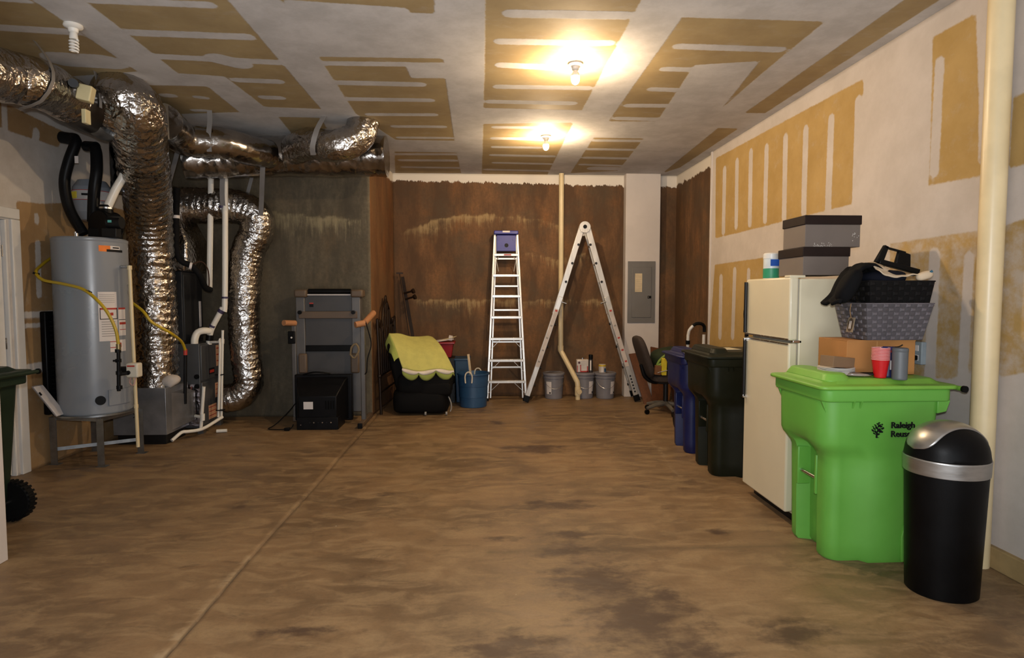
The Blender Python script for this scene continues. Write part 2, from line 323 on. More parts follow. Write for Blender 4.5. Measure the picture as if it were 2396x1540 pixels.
def concrete_mat(name, dark, mid, rust, pale, grey):
    t = NT(name); v = t.coord(); vs = t.coord((2.6, 2.6, 0.8)); vd = t.coord((15, 15, 1.6))
    st = t.noise(vs, 1.6, 6, 0.65); bl = t.noise(v, 1.3, 6, 0.65); fi = t.noise(v, 28, 5, 0.7)
    c = t.mix(t.ramp(st, 0.36, 0.66), dark, mid)
    c = t.mix(t.ramp(t.noise(t.coord((2.6, 2.6, 0.7)), 1.1, 6, 0.7), 0.50, 0.70, 0, 0.6), c, rust)
    c = t.mix(t.ramp(bl, 0.44, 0.64, 0, 0.75), c, grey)
    c = t.mix(t.ramp(fi, 0.3, 0.7, 0.0, 0.5), c, dark)
    c = t.mix(t.ramp(t.noise(t.coord((1, 1, 0.6)), 2.4, 7, 0.7, 0.5), 0.5, 0.7, 0, 0.55), c, dark)
    e = t.attr('eff'); dr = t.noise(vd, 1.9, 5, 0.75); sp = t.noise(v, 14, 5, 0.8)
    ef = t.math('ADD', t.math('MULTIPLY', e, 1.0), t.math('MULTIPLY', t.math('SUBTRACT', dr, 0.5), 1.7))
    ef = t.math('ADD', ef, t.math('MULTIPLY', t.math('SUBTRACT', sp, 0.5), 0.8))
    ef = t.math('ADD', ef, t.math('MULTIPLY', t.math('SUBTRACT', t.noise(v, 3.2, 4, 0.6), 0.5), 1.1))
    ef = t.math('MULTIPLY', t.ramp(ef, 0.30, 1.05, 0, 0.6), t.ramp(e, 0.02, 0.25))
    c = t.mix(ef, c, pale)
    c = t.mix(t.ramp(sp, 0.68, 0.78, 0, 0.5), c, pale)
    n1 = t.noise(t.coord((9, 9, 3)), 1.1, 9, 0.8)
    w = t.math('ADD', t.attr('white'), t.math('MULTIPLY', t.math('SUBTRACT', n1, 0.5), 0.2))
    wf = t.ramp(w, -0.004, 0.006)
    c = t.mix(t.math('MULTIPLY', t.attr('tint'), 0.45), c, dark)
    t.set(Base_Color=t.mix(wf, c, '#d9d1c5'), Roughness=0.8)
    t.bump(t.math('ADD', t.math('MULTIPLY', fi, 0.5), t.math('MULTIPLY', wf, 0.8)), 0.35, 0.006)
    return t.m
def floor_mat():
    t = NT('floor_concrete'); v = t.coord()
    n1 = t.noise(v, 1.1, 7, 0.62); n2 = t.noise(t.coord((1.0, 2.2, 1)), 4.0, 7, 0.7, 0.6); n3 = t.noise(v, 55, 4, 0.7)
    c = t.mix(t.ramp(n1, 0.34, 0.66), '#66513a', '#8b6f4f')
    c = t.mix(t.ramp(n2, 0.42, 0.66, 0, 0.65), c, '#9c825e')
    c = t.mix(t.ramp(t.noise(t.coord((1, 2.4, 1)), 2.6, 8, 0.72, 0.8), 0.54, 0.72, 0, 0.55), c, '#493728')
    c = t.mix(t.ramp(n3, 0.35, 0.8, 0, 0.22), c, '#493a2a')
    s = t.math('ADD', t.attr('stain'), t.math('MULTIPLY', t.math('SUBTRACT', t.noise(t.coord((1, 1.6, 1)), 6.5, 7, 0.66, 0.1), 0.5), 2.2))
    c = t.mix(t.math('MULTIPLY', t.ramp(s, 0.26, 1.05, 0, 0.85), t.ramp(t.attr('stain'), 0.02, 0.3)), c, '#402d23')
    pl = t.math('ADD', t.attr('pale'), t.math('MULTIPLY', t.math('SUBTRACT', n2, 0.5), 1.2))
    c = t.mix(t.math('MULTIPLY', t.ramp(pl, 0.4, 0.8, 0, 0.75), t.ramp(t.attr('pale'), 0.05, 0.3)), c, '#a08c70')
    c = t.mix(t.math('MULTIPLY', t.attr('line'), t.ramp(n2, 0.3, 0.6, 0.2, 0.8)), c, '#3c2f22')
    vo = t.n('ShaderNodeTexVoronoi'); vo.inputs['Scale'].default_value = 5.5; t.l(v, vo.inputs['Vector'])
    fl = t.math('LESS_THAN', vo.outputs['Distance'], 0.022)
    fl = t.math('MULTIPLY', fl, t.math('GREATER_THAN', t.noise(v, 3.0, 2), 0.56))
    c = t.mix(fl, c, '#cfc4b2')
    t.set(Base_Color=c, Roughness=t.ramp(n2, 0.3, 0.7, 0.42, 0.66))
    t.bump(t.math('ADD', t.math('MULTIPLY', n3, 0.4), n2), 0.12, 0.006)
    return t.m
WHITE = mat('white_wall_paint', '#c4bcb6', 0.6, var=0.04, vscale=3, bump=0.05, bscale=60)
TRIM = mat('white_trim_paint', '#d9d8d6', 0.4, var=0.03)
GALV = mat('galvanised_steel', '#8f9294', 0.38, 0.9, 0.14, 14, 0.05, 60)
BLACKP = mat('black_plastic', '#0d0d0e', 0.38, var=0.2)
BLACKM = mat('black_metal', '#121213', 0.45, 0.3, var=0.2)
STEEL = mat('bright_steel', '#c8c8c8', 0.25, 1.0, 0.08, 20)
ALU = mat('brushed_aluminium', '#c9c6c1', 0.34, 0.55, 0.06, 30, 0.04, 90, (1, 1, 0.1))
PVC = mat('white_pvc', '#e0dbd0', 0.35, var=0.04)
CREAM = mat('cream_pvc', '#d6c39a', 0.35, var=0.08, vscale=3)

# ------------------------------------------------------------------ floor, ceiling, walls
def solid(o, inward, th=0.1):
    me = o.data; n = Vector(me.polygons[0].normal); md = o.modifiers.new('thickness', 'SOLIDIFY'); md.thickness = th
    md.offset = -1 if n.dot(Vector(inward)) > 0 else 1
def lin_(a, b, s): return np.linspace(a, b, max(2, int(round((b - a) / s)) + 1))
xs = np.unique(np.concatenate([lin_(-3.85, -1.32, 0.04), [-1.292, -1.286, -1.278, -1.272], lin_(-1.25, 2.85, 0.04)]))
def fl_place(u, v):
    z = np.where(np.abs(u + 1.282) < 0.0045, -0.012, 0.0); wob = 0.006 * np.sin(v * 3.1) * (np.abs(u + 1.282) < 0.02)
    return np.stack([u + wob, v, z], -1)
def fl_stain(u, v):
    a = np.zeros(u.shape)
    for x, y, rx, ry in STAINS:
        q = np.hypot((u - x) / (rx * 1.25), (v - y) / (abs(ry) * 1.25)); a = np.maximum(a, np.clip(1.15 - q, 0, 1))
    return a
def fl_pale(u, v):
    a = 0.8 * np.exp(-((u + 1.306) / 0.02) ** 2) * (v < 3.35)
    return np.maximum(a, 0.55 * np.exp(-((u - 1.62 + 0.05 * np.sin(v * 3)) / 0.05) ** 2) * (v > 4.6) * (v < 7.2))
def fl_line(u, v):
    return np.clip(np.exp(-((v - 3.3) / 0.025) ** 2) * (u > 0.0) * 0.6 + (np.abs(u + 1.282) < 0.005) * (0.9 * (v < 3.3) + 0.35), 0, 1)
o = sheet('floor', xs, np.unique(np.concatenate([lin_(-2.5, 8.6, 0.05), [3.28, 3.3, 3.32]])), fl_place, floor_mat(), dict(stain=fl_stain, pale=fl_pale, line=fl_line), kind='structure')
solid(o, (0, 0, 1), 0.12)

def mudfield(tan, mud, patch=()):
    def fn(u, v):
        a = np.full(u.shape, 1e3); b = np.full(u.shape, 1e3)
        for p in tan: a = np.minimum(a, sd_poly(u, v, p))
        for sgm in mud: b = np.minimum(b, sd_seg(u, v, *sgm))
        for p in patch: b = np.minimum(b, sd_poly(u, v, p))
        return np.clip(np.maximum(a, -b), -0.3, 0.3)
    return fn
CT = CEIL_TAN + [[(-3.8, -1.0), (-2.6, -1.0), (-2.6, 3.2), (-3.8, 3.2)], [(0.03, 0.2), (0.91, 0.2), (0.91, 3.0), (0.03, 3.0)], [(-1.2, -2), (-0.3, -2), (-0.3, 3.0), (-1.2, 3.0)]]
o = sheet('ceiling', lin_(-3.85, 2.85, 0.03), lin_(-2.5, 8.6, 0.03), lambda u, v: np.stack([u, v, np.full(u.shape, H)], -1),
          drywall_mat('ceiling_drywall', '#c8c5c3', '#b3b0ad', '#a8946d', '#978360'), dict(sd=mudfield(CT, CEIL_MUD, CEIL_PATCH)), kind='structure')
solid(o, (0, 0, -1), 0.1)
o = sheet('wall_right', lin_(-2.5, 7.08, 0.03), lin_(0, H, 0.03), lambda u, v: np.stack([np.full(u.shape, 2.72), u, v], -1),
          drywall_mat('right_wall_drywall', '#c3bab3', '#b7aea6', '#b1945f', '#a28550', True),
          dict(sd=mudfield(RW_TAN, RW_MUD), haze=lambda u, v: (u < 3.95) * (v < 1.9) * 1.0), kind='structure')
solid(o, (-1, 0, 0), 0.06)
CONC = concrete_mat('poured_concrete', '#4f361d', '#7c5734', '#8a5a2c', '#b0976a', '#4c3f2d')
CONCL = concrete_mat('poured_concrete_grey', '#40392c', '#6a604c', '#65533a', '#9c9070', '#5a5344')
def eff_curve(pts, depth=0.13, amp=1.0, am=None):
    px, pz = zip(*pts)
    def fn(u, v):
        zc = np.interp(u, px, pz) + 0.012 * np.sin(u * 17) + 0.008 * np.sin(u * 41)
        t = zc - v; e = np.where(t > 0, np.exp(-t / depth), np.exp(t / 0.022)) * amp
        if am: e = e * np.interp(u, am[0], am[1])
        return e * np.clip((u - px[0]) / 0.1, 0, 1) * np.clip((px[-1] - u) / 0.3, 0, 1)
    return fn
E1 = eff_curve([(-1.25, 2.28), (-0.92, 2.38), (-0.72, 2.48), (-0.42, 2.545), (0.12, 2.56), (0.67, 2.535), (1.03, 2.45), (1.34, 2.3), (1.9, 2.05)], 0.17, 1.0, ((-1.2, -0.95, -0.4, 0.1, 0.35, 0.7, 1.1, 1.4), (0.45, 0.95, 0.95, 0.9, 0.6, 0.65, 0.45, 0.25)))
E2 = eff_curve([(-1.1, 1.375), (0.0, 1.37), (2.05, 1.36)], 0.13, 1.0, ((-1.1, -0.85, -0.2, 0.3, 0.8, 1.3, 2.0), (0.35, 0.85, 0.95, 0.7, 0.95, 0.6, 0.8)))
E3 = eff_curve([(0.5, 2.1), (0.8, 2.0), (1.05, 1.95), (1.7, 2.1)], 0.2, 0.62)
o = sheet('wall_back', lin_(-1.26, 2.84, 0.03), lin_(0, H, 0.03), lambda u, v: np.stack([u, np.full(u.shape, 8.5), v], -1), CONC,
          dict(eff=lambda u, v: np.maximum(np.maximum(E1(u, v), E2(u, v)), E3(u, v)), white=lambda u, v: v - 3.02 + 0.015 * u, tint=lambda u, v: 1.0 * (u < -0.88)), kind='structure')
solid(o, (0, -1, 0), 0.2)
E4 = eff_curve([(-2.9, 2.38), (-2.45, 2.41), (-1.9, 2.355), (-1.3, 2.33)], 0.22, 0.95)
E5 = eff_curve([(-3.0, 1.05), (-2.2, 1.03), (-1.3, 0.95)], 0.06, 0.5)
o = sheet('wall_back_left', lin_(-3.83, -1.33, 0.03), lin_(0, H, 0.03), lambda u, v: np.stack([u, np.full(u.shape, 7.2), v], -1), CONCL,
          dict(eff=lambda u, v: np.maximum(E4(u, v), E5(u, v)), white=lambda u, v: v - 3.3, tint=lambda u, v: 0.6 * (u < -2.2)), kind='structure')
solid(o, (0, -1, 0), 0.15)
CONCR = concrete_mat('poured_concrete_warm', '#5a3a1e', '#7c5530', '#8a5526', '#b08a5a', '#6b5030')
o = sheet('wall_return', lin_(7.2, 8.52, 0.03), lin_(0, H, 0.03), lambda u, v: np.stack([-1.33 + (u - 7.2) * 0.0615, u, v], -1), CONCR,
          dict(eff=lambda u, v: 0.0 * u, white=lambda u, v: v - 3.02, tint=lambda u, v: 0 * u), kind='structure')
solid(o, (1, 0, 0), 0.1)
o = sheet('wall_right_back', lin_(7.06, 8.52, 0.03), lin_(0, H, 0.03), lambda u, v: np.stack([np.full(u.shape, 2.76), u, v], -1), CONC,
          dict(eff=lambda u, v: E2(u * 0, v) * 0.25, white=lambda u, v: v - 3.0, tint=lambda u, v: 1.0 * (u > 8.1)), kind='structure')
solid(o, (-1, 0, 0), 0.2)
MB().mm((2.705, 7.05, 0), (2.76, 7.085, H)).build('trim_1', WHITE, bevel=0.004, kind='structure')
MB().mm((2.0, 8.36, 0), (2.49, 8.5, H)).build('wall_pillar', WHITE, bevel=0.006, kind='structure')
BASE = mat('tan_curb', '#9a8258', 0.7, var=0.15, vscale=8)
MB().mm((2.69, -2.5, 0), (2.73, 7.05, 0.115)).build('baseboard_right', BASE, bevel=0.006, kind='structure')
# left wall with the doorway
LW_T = [LW_TAN[0], [(5.03, 2.2), (5.32, 2.22), (5.9, 2.33), (7.2, 2.33), (7.2, 0.0), (5.03, 0.0)]]
LW_M = LW_MUD + [(5.03, 1.285, 5.4, 1.285, 0.03), (5.03, 1.195, 5.5, 1.195, 0.022), (5.03, 0.84, 5.5, 0.84, 0.045), (5.3, 0.98, 5.34, 1.0, 0.035), (5.9, 2.0, 5.9, 0.6, 0.04), (6.4, 2.0, 6.4, 0.6, 0.04), (4.95, 2.95, 4.95, 2.7, 0.03)]
lw = sheet('wall_left', lin_(1.8, 7.2, 0.03), lin_(0, H, 0.03), lambda u, v: np.stack([np.full(u.shape, -3.73), u, v], -1),
          drywall_mat('left_wall_drywall', '#cbc5bf', '#bbb4ac', '#a4865f', '#917350'), dict(sd=mudfield(LW_T, LW_M)), kind='structure')
bm = bmesh.new(); bm.from_mesh(lw.data)
bmesh.ops.delete(bm, geom=[f for f in bm.faces if 4.1 < f.calc_center_median().y < 4.93 and f.calc_center_median().z < 2.05], context='FACES')
bm.to_mesh(lw.data); bm.free(); solid(lw, (1, 0, 0), 0.12)
MB().mm((-2.74, -2.5, 0), (-2.6, 3.33, H)).build('wall_left_front', WHITE, bevel=0.004, kind='structure')
MB().mm((-3.85, 1.7, 0), (-2.6, 1.8, H)).build('wall_alcove', WHITE, kind='structure')
MB().prism([(-2.74, 0), (-2.3, 0), (-2.3, 2.3), (2.4, 2.3), (2.4, 0), (2.78, 0), (2.78, H), (-2.74, H)], 'y', -2.62, -2.5).build('wall_front', WHITE, smooth=0, kind='structure')
d1 = MB().mm((-3.80, 4.13, 0.01), (-3.765, 4.25, 2.04)).mm((-3.80, 4.80, 0.01), (-3.765, 4.90, 2.04)).mm((-3.80, 4.25, 0.01), (-3.765, 4.80, 0.9)).mm((-3.80, 4.25, 1.9), (-3.765, 4.80, 2.04)).build('door_1', TRIM, bevel=0.003, kind='structure')
GLASS = NT('door_glass'); GLASS.set(Base_Color=(0.8, 0.95, 0.85), Roughness=0.05, Transmission_Weight=0.9); GLASS = GLASS.m
MB().mm((-3.788, 4.25, 0.9), (-3.778, 4.80, 1.9)).build('pane', GLASS, d1)
MB().cyl((-3.765, 4.905, 1.02), (-3.765, 4.905, 1.11), 0.008, n=8).cyl((-3.765, 4.905, 1.75), (-3.765, 4.905, 1.84), 0.008, n=8).build('hinge', STEEL, d1)
for i, (a, b) in enumerate((((-3.745, 4.94, 0), (-3.708, 5.03, 2.048)), ((-3.745, 4.02, 0), (-3.708, 4.11, 2.048)), ((-3.745, 4.02, 2.05), (-3.708, 5.03, 2.135)))): MB().mm(a, b).build('trim_%d' % (i + 2), TRIM, bevel=0.006, kind='structure')
for i, (a, b) in enumerate((((-3.85, 4.905, 0), (-3.735, 4.94, 2.038)), ((-3.85, 4.09, 0), (-3.735, 4.125, 2.038)), ((-3.85, 4.09, 2.04), (-3.735, 4.94, 2.07)))): MB().mm(a, b).build('trim_%d' % (i + 5), TRIM, bevel=0.003, kind='structure')
# ------------------------------------------------------------------ ceiling lamps
def emis(name, col, st):
    t = NT(name); t.set(Base_Color=col, Emission_Color=col, Emission_Strength=st); return t.m
GLOW = emis('lit_bulb', (1.0, 0.74, 0.46), BULB)
FROST = mat('white_cfl_glass', '#dedad2', 0.25, var=0.03)
PORC = mat('white_porcelain', '#d9d5cd', 0.3, var=0.03)
def lamp(x, y, lit, label):
    t = thing('ceiling_lamp', label, 'lamp', (x, y, H), 'bare bulb ceiling lamps')
    MB().lathe([(0.052, 0), (0.054, -0.012), (0.048, -0.02), (0.03, -0.026), (0.026, -0.045), (0.02, -0.05)], (x, y, H), 24).build('lamp_holder', PORC, t)
    if lit:
        MB().lathe([(0.014, -0.046), (0.017, -0.058), (0.027, -0.075), (0.0315, -0.092), (0.031, -0.094)], (x, y, H), 20).build('bulb_base', PORC, t)
        MB().lathe([(0.030, -0.094), (0.0315, -0.108), (0.029, -0.128), (0.021, -0.143), (0.010, -0.151), (0.002, -0.153)], (x, y, H), 14).build('bulb', GLOW, t)
    else:
        MB().lathe([(0.016, -0.048), (0.022, -0.055), (0.024, -0.085), (0.02, -0.09)], (x, y, H), 16).build('ballast', PORC, t)
        pts = [(x + 0.022 * math.cos(a * 0.35), y + 0.022 * math.sin(a * 0.35), H - 0.092 - a * 0.00105) for a in range(0, 73)]
        MB().tube(pts, 0.0065, 8).build('spiral_tube', FROST, t)
lamp(0.68, 4.45, True, 'lit bare bulb in a white holder, nearer lamp on the ceiling')
lamp(0.675, 6.45, True, 'lit bare bulb on the ceiling farther back near concrete wall')
lamp(-2.56, 3.98, False, 'unlit spiral bulb in white holder on ceiling above the foil ducts')

# ------------------------------------------------------------------ foil ducts
def foil(name, base=(0.52, 0.49, 0.46), sc=24.0, strength=1.0, rough=0.15, lines=(1, 1, 1)):
    t = NT(name); v = t.coord(lines)
    vo = t.n('ShaderNodeTexVoronoi'); vo.inputs['Scale'].default_value = sc; vo.feature = 'F1'
    nz = t.n('ShaderNodeTexNoise'); nz.inputs['Scale'].default_value = sc * 0.5; nz.inputs['Detail'].default_value = 5
    t.l(v, nz.inputs['Vector'])
    ad = t.n('ShaderNodeVectorMath', operation='MULTIPLY_ADD'); t.l(nz.outputs['Color'], ad.inputs[0]); ad.inputs[1].default_value = (0.12, 0.12, 0.12); t.l(v, ad.inputs[2])
    t.l(ad.outputs[0], vo.inputs['Vector'])
    h = t.math('ADD', t.math('MULTIPLY', vo.outputs['Distance'], 0.6), nz.outputs['Fac'])
    big = t.noise(v, 4, 3)
    t.set(Base_Color=t.mix(t.ramp(big, 0.35, 0.65), tuple(c * 0.72 for c in base), base), Metallic=1.0, Roughness=t.ramp(big, 0.3, 0.7, rough - 0.06, rough + 0.08))
    t.bump(h, strength, 0.012); return t.m
FOIL = foil('crinkled_foil'); FOILS = foil('taut_foil', (0.42, 0.39, 0.36), 16, 0.5, 0.2)
FOILD = foil('speckled_foil', (0.5, 0.47, 0.44), 26, 0.8, 0.2)
STRAPM = mat('grey_strap', '#7d7a78', 0.5, 0.2, 0.08)
def flex(name, label, key, r, m, rib=0.05, ribamp=0.02, crink=0.05, group='insulated foil air ducts', n=44, r_end=None, sag=0.0, seed=0):
    pts = spline(D[key], 0.016); N = len(pts)
    rr = [r + ((r_end or r) - r) * i / N for i in range(N)]
    s = 0.0; acc = [0.0]
    for i in range(1, N): s += (pts[i] - pts[i - 1]).length; acc.append(s)
    def disp(i, j, p):
        a = 2 * math.pi * j / n; L = acc[i]
        ph = noise.noise(Vector((math.cos(a) * 1.2, math.sin(a) * 1.2, L * 2.5 + seed)))
        c1 = noise.noise(Vector((math.cos(a) * 2.2 + seed, math.sin(a) * 2.2, L * 14)))
        c2 = noise.noise(Vector((math.cos(a) * 5, math.sin(a) * 5 + seed, L * 34)))
        return 1 + ribamp * math.sin(L / rib * 2 * math.pi + ph * 3) + crink * (0.6 * c1 + 0.45 * c2 + 0.5 * ph)
    o = MB().tube(pts, rr, n, True, disp).build(name, m, smooth=55, label=label, cat='duct', group=group)
    return o
flex('flexible_duct', 'thick crinkled foil duct dropping from the ceiling trunk beside the water heater', 'big_duct', 0.2, FOIL, 0.07, 0.02, 0.085, seed=1)
flex('flexible_duct', 'foil duct running along the left wall under ceiling with the beige control box', 'trunk', 0.165, FOIL, 0.2, 0.01, 0.05, seed=4)
flex('flexible_duct', 'smooth foil duct curving below the ceiling above the speckled horizontal duct', 'upper_duct', 0.145, FOILS, 0.3, 0.005, 0.05, seed=7)
flex('flexible_duct', 'long horizontal foil duct under the ceiling ending by the concrete corner', 'main_duct', 0.195, FOILS, 0.25, 0.01, 0.06, r_end=0.21, seed=9)
flex('flexible_duct', 'short bulging foil duct elbowing up into the ceiling near the concrete corner', 'branch', 0.15, FOIL, 0.06, 0.015, 0.05, seed=12)
flex('flexible_duct', 'speckled foil duct bending down from the plenum and curling to the furnace base', 'lower_duct', 0.19, FOILD, 0.055, 0.022, 0.085, r_end=0.152, seed=15)
t = thing('trunk_duct', 'dark sheet metal trunk duct hung under the ceiling over the water heater', 'duct', D['trunk_metal'][0])
MB().tube(spline(D['trunk_metal'], 0.05), 0.17, 28).build('trunk_body', foil('dull_trunk', (0.16, 0.15, 0.14), 8, 0.15, 0.38), t)
p0 = Vector(D['big_duct'][0])
MB().tube([p0 + Vector((-0.1, 0.02, -0.02)), p0 + Vector((0.02, -0.01, 0.0))], [0.2, 0.205], 36).build('collar', GALV, t)
MB().tube([Vector(D['upper_duct'][0]) + Vector((-0.35, 0.1, 0.0)), Vector(D['upper_duct'][0]) + Vector((0.03, 0.0, 0.0))], [0.14, 0.15], 28).build('collar', GALV, t)
BEIGE = mat('beige_plastic', '#c9bd93', 0.45, var=0.05)
t = thing('duct_actuator', 'small beige control box clamped to the foil duct along left wall', 'control box', (-2.83, 4.5, 2.78))
MB().box((-2.80, 4.46, 2.87), (0.09, 0.08, 0.11), (0, 0.2, 0.2)).build('box', BEIGE, t, 0.008)
MB().box((-2.83, 4.50, 2.72), (0.03, 0.06, 0.10)).build('mounting_plate', BEIGE, t, 0.004)
MB().cyl((-2.85, 4.42, 2.92), (-2.82, 4.36, 2.91), 0.03, n=16).build('shaft_clamp', BLACKM, t)
def strap(label, pts, w=0.04, wd=(1, 0, 0)):
    MB().ribbon(spline(pts, 0.06), w, 0.003, wd).build('hanger_strap', STRAPM, label=label, cat='strap', group='grey duct hanger straps')
strap('grey strap from ceiling passing in front of the refrigerant line and thick duct', [(-2.86, 5.93, H), (-2.93, 6.0, 2.85), (-3.03, 6.0, 2.5), (-3.05, 6.0, 2.3)], 0.045)
strap('grey strap from ceiling wrapped over the smooth upper foil duct', [(-2.50, 5.72, H), (-2.50, 5.72, 3.03), (-2.515, 5.715, 2.9), (-2.52, 5.74, 2.77)], 0.045)
strap('grey strap hanging from smooth upper duct to the speckled duct, left one', [(-2.66, 6.42, 2.98), (-2.72, 6.47, 2.6), (-2.74, 6.52, 2.4), (-2.74, 6.56, 2.3)], 0.05)
strap('grey strap hanging from long horizontal duct to bend of speckled duct', [(-2.19, 6.24, 3.0), (-2.22, 6.25, 2.75), (-2.33, 6.5, 2.45), (-2.38, 6.6, 2.3)], 0.05)
strap('slanted grey strap against the concrete wall behind the speckled duct', [(-2.55, 6.9, 2.85), (-2.62, 6.9, 2.6), (-2.66, 6.9, 2.5)], 0.04)
strap('grey strap from ceiling looped round the short bulging duct', [(-1.50, 5.86, H), (-1.55, 5.79, 3.0), (-1.60, 5.81, 2.85), (-1.61, 5.87, 2.78)], 0.05)
strap('grey strap looped round the foil duct at the far left edge', [(-2.98, 4.24, H), (-2.86, 4.2, 2.99), (-2.81, 4.15, 2.85), (-2.87, 4.12, 2.71), (-3.0, 4.12, 2.66)], 0.03, (0, 1, 0))
strap('grey strap holding the dark sheet metal trunk beside the beige box', [(-2.93, 4.78, H), (-2.88, 4.75, 2.98), (-2.86, 4.72, 2.85)], 0.03, (0, 1, 0))

# ------------------------------------------------------------------ water heater and its pipes
HX, HY = -3.38, 5.36
t = thing('water_heater_stand', 'galvanised metal stand with angle legs under the grey water heater', 'stand', (HX, HY, 0))
legs = [(-3.66, 5.22), (-3.215, 5.13), (-3.13, 5.56), (-3.60, 5.66)]
for (x, y) in legs:
    MB().mm((x - 0.028, y - 0.003, 0), (x + 0.028, y + 0.003, 0.41)).mm((x - 0.028, y, 0), (x - 0.022, y + 0.05, 0.41)).mm((x - 0.04, y - 0.01, 0), (x + 0.04, y + 0.05, 0.006)).build('leg', GALV, t)
for a, b in ((0, 1), (1, 2), (2, 3), (3, 0)):
    p, q = legs[a], legs[b]
    MB().bar((p[0], p[1] + 0.01, 0.405), (q[0], q[1] + 0.01, 0.405), 0.006, 0.04).build('top_rail', GALV, t)
MB().bar((legs[0][0], legs[0][1] + .02, 0.13), (legs[2][0], legs[2][1] + .02, 0.13), 0.006, 0.03).build('cross_brace', GALV, t)
MB().bar((legs[1][0], legs[1][1] + .02, 0.13), (legs[3][0], legs[3][1] + .02, 0.13), 0.006, 0.03).build('cross_brace', GALV, t)
MB().lathe([(0.30, 0.425), (0.31, 0.43), (0.31, 0.445), (0.295, 0.445), (0.295, 0.437)], (HX, HY, 0), 40).build('drip_pan', GALV, t)
HGREY = mat('grey_enamel', '#83888f', 0.3, 0.0, 0.02, 1.5)
t = thing('water_heater', 'tall grey cylindrical water heater with warning labels on a metal stand', 'water heater', (HX, HY, 0.438))
MB().lathe([(0.268, 0.44), (0.275, 0.45), (0.275, 1.895), (0.278, 1.9), (0.278, 1.918), (0.268, 1.93), (0.05, 1.945)], (HX, HY, 0), 64).build('tank', HGREY, t)
def wrap(name, m, a0, a1, z0, z1, parent, r=0.2758, th=0.0012, nseg=8):
    """a sticker that follows the round tank; angles in degrees from the side facing -Y, positive to +X"""
    def ring(rr): return [[(HX + rr * math.sin(R(a0 + (a1 - a0) * i / nseg)), HY - rr * math.cos(R(a0 + (a1 - a0) * i / nseg)), z) for z in (z0, z1)] for i in range(nseg + 1)]
    b = MB(); A = ring(r + th); B = ring(r)
    b.loft([[A[i][0], A[i][1], B[i][1], B[i][0]] for i in range(nseg + 1)])
    return b.build(name, m, parent)
LBL = mat('white_label', '#d4cdc9', 0.6, var=0.03); REDL = mat('red_print', '#a83226', 0.5); BLKL = mat('black_print', '#18181a', 0.5); ORGL = mat('orange_print', '#e87a22', 0.5); GRYL = mat('grey_print', '#8b8682', 0.6)
big = wrap('instruction_label', LBL, 40, 70, 1.06, 1.475, t)
wrap('label_header', REDL, 42, 70, 1.325, 1.34, big, 0.277); wrap('label_border', BLKL, 42, 43, 1.245, 1.34, big, 0.277); wrap('label_border', BLKL, 69, 70, 1.245, 1.34, big, 0.277); wrap('label_border', BLKL, 42, 70, 1.243, 1.249, big, 0.277); wrap('label_symbol', REDL, 58, 63, 1.275, 1.30, big, 0.277)
for k in range(7): wrap('print_line', GRYL, 44, 66, 1.22 - k * 0.02, 1.225 - k * 0.02, big, 0.277, nseg=5)
for k in range(5): wrap('print_line', GRYL, 42, 66, 1.45 - k * 0.016, 1.453 - k * 0.016, big, 0.277, nseg=5)
sm = wrap('warning_label', LBL, 72, 88, 1.10, 1.34, t)
wrap('label_header', REDL, 72.5, 88, 1.325, 1.34, sm, 0.277); wrap('label_band', REDL, 74, 88, 1.195, 1.215, sm, 0.277); wrap('label_band', REDL, 74, 88, 1.15, 1.155, sm, 0.277); wrap('label_band', BLKL, 73, 88, 1.235, 1.24, sm, 0.277)
lo = wrap('lower_label', LBL, 56, 86, 0.965, 1.065, t)
wrap('label_band', REDL, 56, 70, 1.05, 1.056, lo, 0.277); wrap('label_band', REDL, 56, 66, 1.0, 1.006, lo, 0.277); wrap('label_symbol', REDL, 67, 76, 1.0, 1.04, lo, 0.277)
br = wrap('maker_label', ORGL, 44, 74, 1.812, 1.862, t)
wrap('label_band', BLKL, 56, 86, 1.812, 1.832, br, 0.277); wrap('label_white', LBL, 62, 80, 1.832, 1.862, br, 0.277); wrap('print_line', BLKL, 66, 78, 1.842, 1.852, br, 0.2785, nseg=4)
a = R(38); MB().cyl((HX + 0.27 * math.sin(a), HY - 0.27 * math.cos(a), 0.565), (HX + 0.292 * math.sin(a), HY - 0.292 * math.cos(a), 0.565), 0.038, n=24).build('drain_cap', BLACKP, t)
wrap('burner_cover', HGREY, 50, 92, 0.515, 0.645, t, 0.2755, 0.014)
MB().cyl((-3.46, 5.30, 1.93), (-3.46, 5.30, 1.985), 0.014, n=12).build('water_nipple', STEEL, t)
MB().cyl((-3.40, 5.22, 1.92), (-3.40, 5.22, 1.965), 0.02, n=12).build('water_nipple', STEEL, t)
# blower
t = thing('vent_blower', 'black power vent blower housing on top of the water heater', 'blower', (-3.25, 5.36, 1.93))
MB().cyl((-3.27, 5.30, 2.05), (-3.22, 5.44, 2.05), 0.12, n=28).mm((-3.36, 5.30, 1.935), (-3.16, 5.46, 2.02)).build('housing', BLACKP, t, 0.008)
MB().cyl((-3.235, 5.36, 2.10), (-3.235, 5.36, 2.22), 0.06, 0.045, 20).build('outlet', BLACKP, t)
MB().cyl((-3.16, 5.26, 2.06), (-3.05, 5.26, 2.06), 0.05, n=18).build('motor', BLACKM, t)
MB().cyl((-3.235, 5.36, 2.185), (-3.235, 5.36, 2.20), 0.056, n=20).build('clamp', STEEL, t)
MB().mm((-3.20, 5.225, 2.01), (-3.08, 5.30, 1.935)).build('junction_box', BLACKM, t, 0.004)
MB().box((-3.12, 5.208, 2.065), (0.03, 0.004, 0.02)).build('teal_sticker', mat('teal_sticker', '#5fb0a8', 0.5), t)
